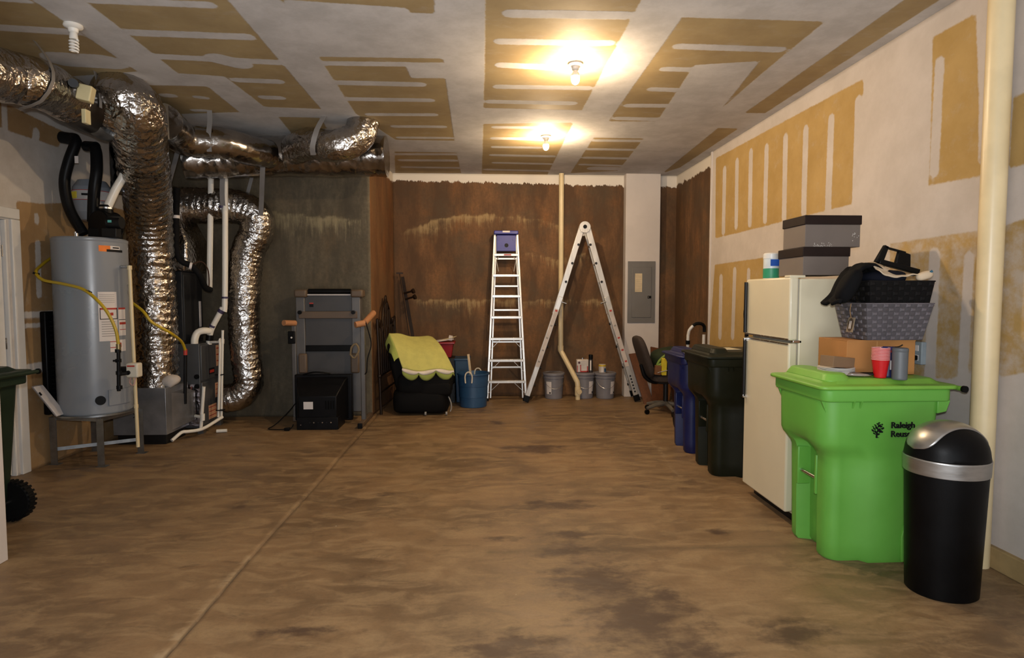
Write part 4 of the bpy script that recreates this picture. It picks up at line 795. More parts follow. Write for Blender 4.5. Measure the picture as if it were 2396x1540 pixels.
# ------------------------------------------------------------------ stepladder
t = thing('stepladder', 'closed aluminium stepladder with blue top leaning on the concrete wall', 'ladder', (0.32, 8.2, 0))
def fr(side, z):   # front rails
    u = z / 2.3; w = 0.266 + (0.154 - 0.266) * u; return Vector((0.321 + side * w, 8.13 + 0.22 * u, z))
def rr_(side, z):
    u = z / 2.3; w = 0.225 + (0.135 - 0.225) * u; return Vector((0.325 + side * w, 8.24 + 0.15 * u, z))
for s in (-1, 1):
    MB().bar(fr(s, 0.0), fr(s, 2.28), 0.028, 0.06, (0, 1, 0)).build('front_rail', ALU, t, 0.003)
    MB().bar(rr_(s, 0.02), rr_(s, 2.26), 0.022, 0.04, (0, 1, 0)).build('rear_rail', ALU, t, 0.003)
    MB().box(fr(s, 0.02), (0.04, 0.075, 0.04)).build('foot', BLACKP, t, 0.004)
for z in (0.26, 0.55, 0.845, 1.14, 1.43, 1.715, 2.0):
    a, b = fr(-1, z), fr(1, z); MB().box((a + b) / 2, (b.x - a.x, 0.085, 0.034)).build('step', ALU, t, 0.003)
for z in (0.45, 0.80, 1.24, 1.57, 1.95):
    a, b = rr_(-1, z), rr_(1, z); MB().box((a + b) / 2 + Vector((0, -0.03, 0)), (b.x - a.x, 0.02, 0.024)).build('rear_rung', ALU, t, 0.002)
for z in (0.26, 0.55, 0.845):
    for s in (-1, 1):
        p = fr(s, z - 0.16); q = fr(s * 0.42, z - 0.015); MB().bar(p + Vector((0, -0.035, 0)), Vector((q.x, p.y - 0.035, q.z)), 0.004, 0.014, (0, 1, 0)).build('diagonal_brace', ALU, t)
for s in (-1, 1):
    p = fr(s * 0.62, 1.97); MB().tube([p + Vector((0, -0.05, 0)), p + Vector((s * 0.03, -0.05, -0.05)), p + Vector((0.0, -0.05, -0.20))], 0.006, 8).build('spreader', ALU, t)
BLUEL = mat('ladder_blue', '#2b2f86', 0.42, var=0.08)
MB().box((0.321, 8.33, 2.305), (0.335, 0.15, 0.05)).build('top_cap', BLUEL, t, 0.01)
MB().box((0.321, 8.252, 2.315), (0.10, 0.004, 0.022)).build('cap_sticker', LBL, t)
MB().mm((0.19, 8.285, 2.05), (0.455, 8.30, 2.27)).build('tool_tray', BLUEL, t, 0.006)
MB().cyl((0.325, 8.286, 2.13), (0.325, 8.281, 2.13), 0.028, n=20).build('tray_hole', BLACKP, t)
for x in (0.22, 0.42): MB().mm((x - 0.015, 8.279, 2.20), (x + 0.015, 8.286, 2.25)).build('tray_rib', BLUEL, t, 0.002)
MB().box((0.34, 8.265, 2.0), (0.10, 0.003, 0.018)).build('red_sticker', REDL, t)
for i in range(2): pass

# ------------------------------------------------------------------ folding multi-position ladder
t = thing('folding_ladder', 'aluminium folding ladder opened as an A-frame before the concrete wall', 'ladder', (1.33, 8.14, 0))
AP = Vector((1.351, 0, 2.36)); FTL = Vector((0.565, 0, 0.02)); FTR = Vector((2.085, 0, 0.02))
for foot, nm in ((FTL, 'l'), (FTR, 'r')):
    d = (foot - AP); dn = d.normalized(); pn = Vector((dn.z, 0, -dn.x)) * (1 if foot is FTR else -1)
    for y, near in ((7.95, True), (8.33, False)):
        d = foot - AP; SH = Vector((0.0 if near else 0.05, 0, 0))
        yv = Vector((0, y, 0)) + SH
        OX = Vector((0.036 if foot is FTR else -0.036, 0, -0.01))
        MB().bar(AP + OX + yv, AP + d * 0.50 + yv, 0.03, 0.08, pn).build('upper_rail', ALU, t, 0.006)
        yl = Vector((0, y + (-0.012 if near else 0.012), 0)) + SH
        MB().bar(AP + d * 0.40 + yl, AP + d * 0.985 + yl, 0.03, 0.066, pn).build('lower_rail', ALU, t, 0.005)
        MB().bar(AP + d * 0.965 + yl, AP + d * 1.0 + yl, 0.04, 0.08, pn).build('rubber_foot', BLACKP, t, 0.006)
        if near:
            for k in (0.105, 0.21, 0.315): MB().cyl(AP + d * k + Vector((0, y - 0.016, 0)), AP + d * k + Vector((0, y - 0.020, 0)), 0.017, n=14).build('rung_end', BLACKM, t)
            for k in (0.55, 0.68, 0.80, 0.90): MB().cyl(AP + d * k + pn * 0.045 + Vector((0, y + 0.02, 0)), AP + d * k + pn * 0.062 + Vector((0, y + 0.02, 0)), 0.016, n=12).build('rung_end', BLACKM, t)
            MB().bar(AP + d * 0.47 + Vector((0, y - 0.031, 0)), AP + d * 0.80 + Vector((0, y - 0.031, 0)), 0.003, 0.05, pn).build('print_strip', mat('ladder_label', '#b9aea6', 0.5), t)
            for k in (0.475, 0.56, 0.63, 0.70, 0.765): MB().bar(AP + d * k + Vector((0, y - 0.0335, 0)), AP + d * (k + 0.009) + Vector((0, y - 0.0335, 0)), 0.003, 0.03, pn).build('print_mark', REDL if (nm == 'r' and k > 0.6) or k < 0.5 else GRYL, t)
            q = AP + d * 0.425 + Vector((0, y - 0.02, 0)); MB().cyl(q + pn * 0.02, q + pn * 0.10, 0.011, n=10).build('lock_lever', STEEL, t)
            if nm == 'r':
                for k in range(6): MB().box(AP + d * (0.855 + k * 0.018) + Vector((0, y - 0.03, 0)), (0.02, 0.004, 0.02), (0, k * 0.9, 0)).build('black_mark', BLKL, t)
    for k in (0.105, 0.21, 0.315, 0.42): MB().cyl(AP + d * k + Vector((0, 7.96, 0)), AP + d * k + Vector((0.05, 8.32, 0)), 0.016, n=12).build('rung', ALU, t)
    for k in (0.55, 0.68, 0.80, 0.90): MB().cyl(AP + d * k + Vector((0, 7.945, 0)), AP + d * k + Vector((0.05, 8.335, 0)), 0.016, n=12).build('rung', ALU, t)
for y in (7.93, 8.35):
    AP = Vector((1.351 + (0.05 if y > 8 else 0), 0, 2.345))
    MB().cyl(AP + Vector((0, y - 0.012, 0.0)), AP + Vector((0, y + 0.012, 0.0)), 0.077, n=32).build('hinge_plate', ALU, t, 0.004)
    MB().cyl(AP + Vector((0, y - 0.02, 0.005)), AP + Vector((0, y + 0.02, 0.005)), 0.026, n=20).build('hinge_knob', BLACKP, t)
    for s in (-1, 1):
        for i in range(6): MB().cyl(AP + Vector((s * (0.035 + 0.02 * (i % 2)), y - 0.0125, -0.03 - 0.022 * (i // 2))), AP + Vector((s * (0.035 + 0.02 * (i % 2)), y - 0.014, -0.03 - 0.022 * (i // 2))), 0.004, n=8).build('rivet', GALV, t)

# ------------------------------------------------------------------ back wall pipe, pails, cans, electrical panel
pts = [(1.10, 8.42, H), (1.10, 8.42, 0.72), (1.105, 8.415, 0.66), (1.13, 8.39, 0.60), (1.29, 8.20, 0.28), (1.31, 8.18, 0.22), (1.312, 8.175, 0.0)]
t = thing('drain_stack', 'cream drain pipe with offset running down the back concrete wall', 'pipe', (1.31, 8.175, 0))
MB().cyl((1.10, 8.42, H), (1.10, 8.42, 0.64), 0.036, n=20).build('riser', CREAM, t)
MB().tube(spline([(1.10, 8.42, 0.70), (1.105, 8.415, 0.65), (1.13, 8.385, 0.60), (1.28, 8.21, 0.29), (1.305, 8.185, 0.23), (1.31, 8.175, 0.14)], 0.02), 0.036, 18).build('offset', CREAM, t)
MB().cyl((1.31, 8.175, 0), (1.31, 8.175, 0.20), 0.034, n=18).build('stub', CREAM, t)
MB().cyl((1.31, 8.175, 0.06), (1.31, 8.175, 0.17), 0.042, n=18).cyl((1.315, 8.175, 0.115), (1.325, 8.125, 0.115), 0.036, n=18).build('cleanout', CREAM, t)
MB().cyl((1.10, 8.42, 0.66), (1.10, 8.42, 0.73), 0.042, n=18).build('coupling', CREAM, t)
PAIL = mat('grey_pail', '#77757a', 0.42, var=0.05)
def pail(x, y, label, a):
    t = thing('pail', label, 'bucket', (x, y, 0), 'grey lidded pails by the back wall')
    MB().lathe([(0.118, 0), (0.122, 0.005), (0.138, 0.29), (0.149, 0.292), (0.149, 0.305), (0.14, 0.307), (0.142, 0.33), (0.15, 0.335)], (x, y, 0), 36).build('pail_body', PAIL, t)
    MB().lathe([(0.15, 0.33), (0.155, 0.335), (0.155, 0.358), (0.148, 0.364), (0.14, 0.358), (0.02, 0.357)], (x, y, 0), 36).build('lid', PAIL, t)
    b = MB(); n = 6; w = 0.62
    ring = lambda z, rr: [(x + rr * math.sin(a - w / 2 + w * i / n), y - rr * math.cos(a - w / 2 + w * i / n), z) for i in range(n + 1)]
    A_, B2 = ring(0.07, 0.1275), ring(0.245, 0.1370)
    b.loft([[A_[i], B2[i], tuple(np.array(B2[i]) - [0, -0.002, 0]), tuple(np.array(A_[i]) - [0, -0.002, 0])] for i in range(n + 1)]); l = b.build('paper_label', LBL, t)
    am = a + 0.16; MB().box((x + 0.133 * math.sin(am), y - 0.133 * math.cos(am), 0.09), (0.02, 0.004, 0.02), (0, 0, am)).build('print_mark', BLKL, l)
    MB().tube([(x + 0.145 * math.cos(q), y - 0.16 * math.sin(q) * 0.98, 0.31 - 0.16 * math.sin(q)) for q in np.linspace(0.05, math.pi - 0.05, 16)], 0.0025, 6).build('bail_handle', STEEL, t)
pail(0.99, 8.32, 'grey lidded pail left of the offset cream drain pipe', R(-38))
pail(1.425, 8.335, 'grey lidded pail behind the drain pipe with red can on its lid', R(38))
pail(1.715, 8.30, 'grey lidded pail nearest the white pillar with small yellow can on top', R(42))
CANW = mat('white_tin', '#c9bfb6', 0.35, 0.2)
t = thing('solvent_can', 'rectangular white and red solvent can on the middle grey pail', 'can', (1.39, 8.34, 0.36))
MB().mm((1.31, 8.29, 0.362), (1.48, 8.39, 0.545)).build('can_body', CANW, t, 0.012)
MB().cyl((1.40, 8.34, 0.545), (1.40, 8.34, 0.565), 0.018, n=14).build('cap', STEEL, t)
MB().mm((1.37, 8.287, 0.366), (1.478, 8.2895, 0.385)).build('red_print', REDL, t)
MB().mm((1.315, 8.287, 0.366), (1.325, 8.2895, 0.46)).build('red_print', REDL, t)
MB().mm((1.36, 8.287, 0.366), (1.372, 8.2895, 0.47)).build('red_print', REDL, t)
MB().mm((1.455, 8.287, 0.366), (1.47, 8.2895, 0.45)).build('red_print', REDL, t)
MB().cyl((1.345, 8.29, 0.50), (1.345, 8.287, 0.50), 0.016, n=14).build('dark_print', mat('dark_red_print', '#4a1420', 0.5), t)
t = thing('spray_can', 'black capped aerosol spray can beside the solvent can', 'can', (1.515, 8.33, 0.36))
MB().lathe([(0.028, 0.362), (0.03, 0.366), (0.03, 0.53), (0.026, 0.545), (0.022, 0.548)], (1.515, 8.33, 0), 24).build('can_body', mat('spray_body', '#3a3434', 0.35, 0.3), t)
MB().lathe([(0.030, 0.545), (0.031, 0.60), (0.027, 0.61)], (1.515, 8.33, 0), 24).build('cap', BLACKP, t)
MB().box((1.508, 8.301, 0.46), (0.02, 0.004, 0.14)).build('white_print', LBL, t)
t = thing('paint_can', 'small white and yellow can on the rightmost grey pail', 'can', (1.67, 8.28, 0.36))
MB().lathe([(0.05, 0.362), (0.052, 0.366), (0.052, 0.47), (0.048, 0.478), (0.02, 0.48)], (1.67, 8.28, 0), 28).build('can_body', CANW, t)
MB().lathe([(0.0525, 0.45), (0.053, 0.453), (0.053, 0.472), (0.0525, 0.474)], (1.67, 8.28, 0), 28, caps=False).build('yellow_band', mat('yellow_print', '#c9a92e', 0.5), t)
MB().box((1.70, 8.236, 0.40), (0.03, 0.006, 0.05), (0, 0, 0.55)).build('blue_print', mat('blue_print', '#2a4a6a', 0.5), t)
PANEL = mat('panel_grey', '#6f6d6a', 0.42, 0.2, 0.04)
t = thing('electrical_panel', 'grey electrical breaker panel set in the white pillar', 'electrical panel', (2.23, 8.36, 1.055))
MB().mm((2.035, 8.345, 1.055), (2.425, 8.362, 1.92)).build('cover', PANEL, t, 0.004)
d = MB().mm((2.09, 8.336, 1.13), (2.37, 8.346, 1.84)).build('door', PANEL, t, 0.004)
MB().mm((2.315, 8.328, 1.40), (2.365, 8.337, 1.435)).build('latch', BLACKP, d, 0.003)
MB().mm((2.32, 8.325, 1.412), (2.332, 8.329, 1.424)).build('latch_button', STEEL, d)
l = MB().mm((2.135, 8.333, 1.49), (2.235, 8.3365, 1.75)).build('circuit_label', mat('cream_label', '#c5b391', 0.6), d)
for k in range(9): MB().mm((2.145, 8.3322, 1.51 + k * 0.025), (2.225, 8.3332, 1.513 + k * 0.025)).build('print_line', GRYL, l)

# ------------------------------------------------------------------ office chair, its load, planks, hand truck
t = thing('office_chair', 'dark grey swivel office chair loaded with bags in the far corner', 'chair', (2.2, 7.2, 0))
FAB = mat('grey_fabric', '#3a322e', 0.9, var=0.12, vscale=40, bump=0.2, bscale=120)
MB().sq((1.955, 7.2, 0.70), (0.09, 0.44, 0.52), 0.5, 28, 14, (0, R(-19), 0)).build('backrest', FAB, t)
MB().sq((2.27, 7.2, 0.445), (0.46, 0.46, 0.10), 0.45, 28, 12).build('seat', FAB, t)
MB().tube(spline([(1.93, 7.2, 0.60), (1.98, 7.2, 0.45), (2.08, 7.2, 0.385), (2.2, 7.2, 0.385)], 0.03), 0.025, 10).build('back_bracket', BLACKP, t)
MB().mm((2.12, 7.1, 0.37), (2.36, 7.3, 0.40)).build('seat_plate', BLACKM, t, 0.004)
MB().cyl((2.24, 7.2, 0.10), (2.24, 7.2, 0.39), 0.03, n=16).build('gas_lift', BLACKM, t)
for k in range(5):
    a = R(200 + 72 * k); p = Vector((2.24 + 0.27 * math.cos(a), 7.2 + 0.27 * math.sin(a), 0.075))
    MB().tube([(2.24, 7.2, 0.12), (2.24 + 0.15 * math.cos(a), 7.2 + 0.15 * math.sin(a), 0.105), p], [0.032, 0.026, 0.02], 8).build('base_arm', mat('base_grey', '#5f5a52', 0.45), t)
    c = MB().cyl(p + Vector((-0.012 * math.sin(a), 0.012 * math.cos(a), -0.045)), p + Vector((0.012 * math.sin(a), -0.012 * math.cos(a), -0.045)), 0.03, n=16).build('caster', BLACKP, t)
t = thing('backpack', 'dark green backpack with lime trim lying on the office chair', 'bag', (2.3, 7.2, 0.497))
MB().sq((2.265, 7.24, 0.665), (0.38, 0.36, 0.28), 0.7, 28, 14, (0, R(-12), 0), lump=0.10, seed=2).build('bag_body', mat('dark_green_fabric', '#27301f', 0.8, var=0.2), t)
MB().tube(spline([(2.06, 7.06, 0.53), (2.10, 7.02, 0.66), (2.2, 7.02, 0.745), (2.34, 7.04, 0.79)], 0.03), 0.014, 8).build('lime_piping', mat('lime_piping', '#6f8636', 0.7), t)
MB().tube(spline([(2.08, 7.04, 0.60), (2.13, 6.995, 0.63), (2.20, 6.99, 0.66), (2.26, 7.0, 0.66)], 0.02), 0.016, 8).build('strap', mat('lime_piping', '#8da83c'), t)
MB().box((2.14, 6.96, 0.60), (0.055, 0.06, 0.20), (0.1, 0, 0)).build('yellow_carton', mat('yellow_carton', '#c9b72e', 0.5), None, 0.004, label='yellow carton standing on office chair beside the backpack', cat='box')
MB().box((2.075, 6.99, 0.555), (0.07, 0.06, 0.11), (0, 0.1, 0)).build('brown_carton', mat('brown_carton', '#6b4423', 0.7), None, 0.004, label='small brown carton on the office chair by yellow carton', cat='box')
MB().cyl((2.06, 6.94, 0.53), (2.17, 6.925, 0.56), 0.006, n=10).build('metal_rod', STEEL, None, label='thin shiny metal rod lying on the chair seat', cat='rod')
t = thing('white_tube', 'white tapered plastic tube leaning against office chair behind blue cart', 'tube', (2.2, 6.7, 0.3))
MB().cyl((2.30, 6.80, 0.28), (2.33, 6.82, 0.50), 0.045, 0.03, 16).cyl((2.29, 6.79, 0.0), (2.30, 6.80, 0.28), 0.02, n=12).build('tube_body', mat('white_tube', '#b7b2ab', 0.4), t)
WOODD = mat('brown_wood', '#5a3218', 0.55, var=0.2, stretch=(6, 6, 0.6)); WOOD2 = mat('mid_wood', '#7a4e28', 0.6, var=0.2, stretch=(6, 6, 0.6))
MB().bar((2.20, 7.78, 0.0), (2.12, 8.33, 0.62), 0.13, 0.02, (0, 1, 0)).build('plank', WOODD, None, 0.003, label='dark brown board behind right foot of the folding ladder', cat='plank', group='boards leaning in the far corner')
MB().bar((2.30, 7.72, 0.0), (2.44, 8.32, 0.70), 0.16, 0.02, (0, 1, 0)).build('plank', WOODD, None, 0.003, label='wide brown board leaning on white pillar behind office chair', cat='plank', group='boards leaning in the far corner')
MB().bar((2.34, 7.50, 0.0), (2.55, 8.0, 0.40), 0.06, 0.03, (0, 1, 0)).build('plank', WOOD2, None, 0.003, label='narrow light brown board under the office chair', cat='plank', group='boards leaning in the far corner')
MB().bar((2.56, 7.75, 0.0), (2.64, 8.4, 0.60), 0.09, 0.02, (0, 1, 0)).build('plank', WOODD, None, 0.003, label='brown board at the right end behind the office chair', cat='plank', group='boards leaning in the far corner')
t = thing('hand_truck', 'white hand truck with black grip behind the carts', 'hand truck', (2.3, 6.2, 0))
TUBEW = mat('white_tube_paint', '#c9c6c0', 0.35, 0.1)
for x, b in ((2.16, 0.0), (2.33, 0.0)): MB().cyl((x, 6.25, 0.03), (x, 6.20, 1.03), 0.016, n=12).build('frame_tube', TUBEW, t)
MB().tube(spline([(2.16, 6.20, 1.02), (2.17, 6.19, 1.08), (2.205, 6.18, 1.125)], 0.02), 0.016, 12).build('bend', TUBEW, t)
MB().tube(spline([(2.205, 6.18, 1.125), (2.235, 6.18, 1.145), (2.29, 6.18, 1.148), (2.325, 6.185, 1.12), (2.33, 6.19, 1.06)], 0.02), 0.018, 12).build('grip', BLACKP, t)
for z in (0.3, 0.65): MB().cyl((2.16, 6.235, z), (2.33, 6.235, z), 0.012, n=10).build('cross_tube', TUBEW, t)
MB().mm((2.08, 6.0, 0.01), (2.41, 6.24, 0.02)).build('toe_plate', BLACKM, t)
for x in (2.10, 2.39): MB().cyl((x - 0.02, 6.32, 0.1), (x + 0.02, 6.32, 0.1), 0.1, n=24).build('wheel', BLACKP, t)
for x in (2.16,): MB().cyl((x, 6.205, 0.93), (x, 6.20, 0.97), 0.024, n=12).build('collar', BLACKP, t)
# ------------------------------------------------------------------ wheeled carts
def rrect(x0, x1, y0, y1, r, z, n=5):
    out = []
    for cx, cy, a0 in ((x1 - r, y1 - r, 0), (x0 + r, y1 - r, 90), (x0 + r, y0 + r, 180), (x1 - r, y0 + r, 270)):
        for k in range(n + 1):
            a = R(a0 + 90 * k / n); out.append((cx + r * math.cos(a), cy + r * math.sin(a), z))
    return out
def cart(x0, yc, m, lid_m, label, W=0.56, L=0.72, wheel=True, bar=True, name='wheeled_cart', zs=1.0):
    t = thing(name, label, 'cart', (x0 + L / 2, yc, 0), 'wheeled lidded carts')
    hw = W / 2
    def outline(z):
        up = min(1.0, max(0.0, (z - 0.56) / 0.10)); up = up * up * (3 - 2 * up)
        k = z / 0.92
        xf = 0.075 - 0.015 * k - 0.055 * up; xb = 0.575 + 0.08 * k
        w = hw - 0.035 + 0.02 * k; wf = w - 0.035 * (1 - up)
        ch = 0.07 * (1 - up) ; wc = 0.085
        if z < 0.06: ch *= 1
        rc = 0.07 + 0.02 * up
        h = [(xf + ch, 0.0), (xf + ch, wc), (xf, wc + 0.025)]
        for q in range(7):
            a = R(90 * q / 6); h.append((xf + rc - rc * math.cos(a), wf - rc + rc * math.sin(a)))
        xs_ = xf + rc + 0.10
        h += [(xs_, wf), (xs_ + 0.03, w)]
        for q in range(5):
            a = R(90 * q / 4); h.append((xb - 0.05 + 0.05 * math.sin(a), w - 0.05 + 0.05 * math.cos(a)))
        full = h + [(x, -y) for x, y in reversed(h[1:])]
        ins = 0.012 if z < 0.005 else 0.0
        return [(x0 + x + (ins if x < 0.3 else -ins), yc + y * (1 - ins * 2), z) for x, y in full]
    zz = [0.0, 0.02, 0.10, 0.3, 0.5, 0.56, 0.585, 0.61, 0.635, 0.66, 0.72, 0.80, 0.92]
    body = MB().loft([outline(z) for z in zz]).build('body', m, t, smooth=50)
    MB().loft([rrect(x0 - 0.0, x0 + L, yc - hw, yc + hw, 0.05, 0.885), rrect(x0 - 0.005, x0 + L, yc - hw - 0.004, yc + hw + 0.004, 0.05, 0.90), rrect(x0 - 0.005, x0 + L, yc - hw - 0.004, yc + hw + 0.004, 0.05, 0.95), rrect(x0 + 0.01, x0 + L - 0.01, yc - hw + 0.01, yc + hw - 0.01, 0.05, 0.955)]).build('rim', m, t, 0.006)
    for y in (yc - hw + 0.05, yc + hw - 0.05, yc - 0.07, yc + 0.07):
        MB().prism([(x0 + 0.004, 0.89), (x0 + 0.05, 0.89), (x0 + 0.05, 0.78)], 'y', y - 0.006, y + 0.006).build('rim_rib', m, t)
    for x in (x0 + 0.16, x0 + 0.20): MB().prism([(yc - hw - 0.002, 0.89), (yc - hw + 0.03, 0.89), (yc - hw + 0.03, 0.82)], 'x', x - 0.005, x + 0.005).build('rim_rib', m, t)
    MB().prism([(x0 + L - 0.08, 0.89), (x0 + L - 0.01, 0.89), (x0 + L - 0.03, 0.83), (x0 + L - 0.08, 0.82)], 'y', yc - hw + 0.01, yc - hw + 0.03).build('handle_bracket', m, t, 0.003)
    lid = MB().loft([rrect(x0 - 0.03, x0 + L + 0.03, yc - hw - 0.012, yc + hw + 0.012, 0.05, 0.952), rrect(x0 - 0.035, x0 + L + 0.03, yc - hw - 0.015, yc + hw + 0.015, 0.05, 0.962), rrect(x0 - 0.03, x0 + L + 0.03, yc - hw - 0.010, yc + hw + 0.010, 0.05, 0.972),
                     rrect(x0 + 0.02, x0 + L - 0.02, yc - hw + 0.035, yc + hw - 0.035, 0.06, 0.975), rrect(x0 + 0.045, x0 + L - 0.05, yc - hw + 0.065, yc + hw - 0.065, 0.06, 1.0)]).build('lid', lid_m, t, 0.004)
    MB().loft([rrect(x0 + 0.03, x0 + 0.20, yc - hw + 0.05, yc + hw - 0.05, 0.05, 0.985), rrect(x0 + 0.05, x0 + 0.17, yc - hw + 0.08, yc + hw - 0.08, 0.05, 1.028)]).build('lid_ridge', lid_m, lid, 0.008)
    MB().cyl((x0 + L + 0.035, yc - hw - 0.02, 0.955), (x0 + L + 0.035, yc + hw + 0.02, 0.955), 0.013, n=14).build('hinge_bar', lid_m, t)
    for s in (-1, 1): MB().cyl((x0 + L + 0.035, yc + s * (hw + 0.018), 0.955), (x0 + L + 0.035, yc + s * (hw + 0.032), 0.955), 0.018, n=16).build('hinge_cap', BLACKP, t)
    # front pocket and grab bar in the recessed channel
    MB().mm((x0 + 0.062, yc - 0.105, 0.335), (x0 + 0.14, yc - 0.085, 0.56)).build('bar_bracket', m, t, 0.006)
    MB().mm((x0 + 0.062, yc + 0.085, 0.335), (x0 + 0.14, yc + 0.105, 0.56)).build('bar_bracket', m, t, 0.006)
    if bar: MB().cyl((x0 + 0.085, yc - 0.12, 0.42), (x0 + 0.085, yc + 0.12, 0.42), 0.011, n=14).build('grab_bar', STEEL, t)
    if wheel:
        wm = mat('black_rubber', '#0e0e0e', 0.7)
        for s in (-1, 1):
            y = yc + s * (hw - 0.055); wx = x0 + 0.60
            w_ = MB().cyl((wx, y - 0.03, 0.132), (wx, y + 0.03, 0.132), 0.122, n=40).build('wheel', wm, t, 0.008)
            b = MB()
            for k in range(26):
                a = 2 * math.pi * k / 26; b.box((wx + 0.124 * math.cos(a), y, 0.132 + 0.124 * math.sin(a)), (0.014, 0.06, 0.014), (0, -a, 0))
            b.build('tread', wm, w_, kind='stuff')
            MB().cyl((wx, y + s * 0.031, 0.132), (wx, y + s * 0.036, 0.132), 0.055, n=24).build('hub', wm, w_)
        MB().cyl((x0 + 0.60, yc - hw + 0.03, 0.132), (x0 + 0.60, yc + hw - 0.03, 0.132), 0.012, n=12).build('axle', STEEL, t)
        for s in (-1, 1):
            MB().prism([(x0 + 0.46, 0.01), (x0 + 0.455, 0.15), (x0 + 0.48, 0.24), (x0 + 0.54, 0.285), (x0 + 0.57, 0.29), (x0 + 0.57, 0.275), (x0 + 0.51, 0.25), (x0 + 0.475, 0.14), (x0 + 0.475, 0.01)], 'y', yc + s * (hw - 0.034), yc + s * (hw - 0.018)).build('wheel_arch', m, t, 0.004)
    t.scale = (1, 1, zs)
    return t
GREEN = mat('lime_green_plastic', '#62a541', 0.42, var=0.05, vscale=4); GREENL = mat('lime_green_lid', '#74ab40', 0.42, var=0.08, vscale=6)
g = cart(1.79, 3.305, GREEN, GREENL, 'bright lime green wheeled cart with tree logo beside the refrigerator', L=0.70)
yf = 3.305 - 0.28 + 0.0145
text('Raleigh', 0.046, BLKL, g, (2.157, yf - 0.006, 0.745), FACE_CAM, 'lettering', 0.003, bold=0.0006)
text('Reuse', 0.046, BLKL, g, (2.157, yf - 0.006, 0.698), FACE_CAM, 'lettering', 0.003, bold=0.0006)
# tree logo: leaves (centre x, z, length, tilt) on a stem
lg = MB(); s_ = 0.000106; lx, lz = 2.087, 0.735
for (px, pz, w, h, sg) in ((630, 355, 60, 70, 1), (568, 415, 70, 100, -1), (650, 495, 115, 140, 1), (790, 430, 55, 55, 1), (445, 465, 60, 90, -1), (525, 605, 115, 190, -1), (740, 535, 85, 90, 1), (335, 545, 45, 65, -1), (400, 645, 80, 120, -1), (635, 715, 140, 170, 1), (825, 630, 105, 110, 1), (325, 735, 90, 140, -1), (495, 820, 120, 190, -1), (720, 785, 95, 120, 1), (800, 810, 60, 70, 1), (405, 885, 80, 105, -1), (620, 920, 90, 90, 1), (595, 1083, 60, 30, -1)):
    cx, cz = lx + (px - 560) * s_, lz - (pz - 700) * s_; a, b = w * s_ / 2, h * s_ / 2
    pl = [(cx - a, cz - sg * b), (cx - a * 0.75, cz + sg * b * 0.25), (cx + a, cz + sg * b), (cx + a * 0.75, cz - sg * b * 0.25)]
    lg.prism(pl, 'y', yf - 0.006, yf + 0.004)
lg.prism([(lx + (505 - 560) * s_, lz - (1105 - 700) * s_), (lx + (545 - 560) * s_, lz - (1105 - 700) * s_), (lx + (548 - 560) * s_, lz - (800 - 700) * s_), (lx + (520 - 560) * s_, lz - (850 - 700) * s_)], 'y', yf - 0.006, yf + 0.004)
lg.build('tree_logo', BLKL, g, smooth=0, kind='stuff')
text('1221543', 0.045, BLKL, g, (1.8035, 3.42, 0.815), FACE_LEFT, 'stamped_number', 0.001, sx=0.8, bold=0.001)
DKG = mat('dark_olive_plastic', '#1c1d12', 0.4, var=0.15); DKL = mat('dark_olive_lid', '#20221a', 0.4, var=0.15)
g = cart(1.755, 4.84, DKG, DKL, 'dark olive wheeled cart with paper on lid between refrigerator and blue cart', W=0.60, L=0.74)
MB().box((2.0, 4.86, 1.003), (0.20, 0.18, 0.003), (0, 0, 0.15)).build('notice_paper', mat('pale_paper', '#b9b29c', 0.7), None, label='pale paper notice lying on the dark olive cart lid', cat='paper')
BLUEC = mat('deep_blue_plastic', '#0b174a', 0.4, var=0.12)
cart(1.775, 5.50, BLUEC, BLUEC, 'deep blue wheeled cart behind the dark olive cart', W=0.54, L=0.70, zs=0.93)
DKG2 = mat('dark_green_plastic', '#1d2b20', 0.4, var=0.12)
cart(-3.62, 3.70, DKG2, DKG2, 'dark green wheeled cart in the alcove by the doorway at far left', W=0.56, L=0.70)

# ------------------------------------------------------------------ refrigerator and things on it
ALM = mat('almond_enamel', '#d8cfb4', 0.35, var=0.03, vscale=2, coat=0.3)
t = thing('refrigerator', 'old almond top-freezer refrigerator between the olive and green carts', 'refrigerator', (2.26, 3.93, 0))
MB().mm((1.965, 3.63, 0.05), (2.62, 4.24, 1.55)).build('body', ALM, t, 0.008)
d = MB().mm((1.90, 3.625, 1.165), (1.957, 4.245, 1.56)).build('freezer_door', ALM, t, 0.012)
MB().cyl((1.885, 4.215, 1.18), (1.885, 4.215, 1.54), 0.012, n=12).build('handle', BLACKM, d)
MB().mm((1.895, 3.63, 1.167), (1.90, 4.24, 1.177)).build('chrome_trim', STEEL, d)
d = MB().mm((1.90, 3.625, 0.075), (1.957, 4.245, 1.148)).build('fridge_door', ALM, t, 0.012)
MB().cyl((1.885, 4.215, 0.72), (1.885, 4.215, 1.13), 0.012, n=12).build('handle', BLACKM, d)
for z in (0.72, 1.13): MB().box((1.89, 4.215, z), (0.03, 0.02, 0.025)).build('handle_end', STEEL, d, 0.003)
MB().mm((1.895, 3.63, 1.137), (1.90, 4.24, 1.147)).build('chrome_trim', STEEL, d)
MB().mm((1.95, 3.64, 0.08), (1.966, 4.23, 1.55)).build('door_gasket', mat('grey_gasket', '#8f8a80', 0.7), t)
MB().mm((1.98, 3.65, 0.0), (2.58, 4.22, 0.06)).build('kick_base', BLACKM, t)
MB().mm((1.90, 3.63, 1.555), (2.0, 3.70, 1.572)).build('top_hinge', ALM, t, 0.004)
MB().mm((1.93, 3.63, 1.148), (1.985, 3.66, 1.166)).build('middle_hinge', STEEL, t, 0.003)
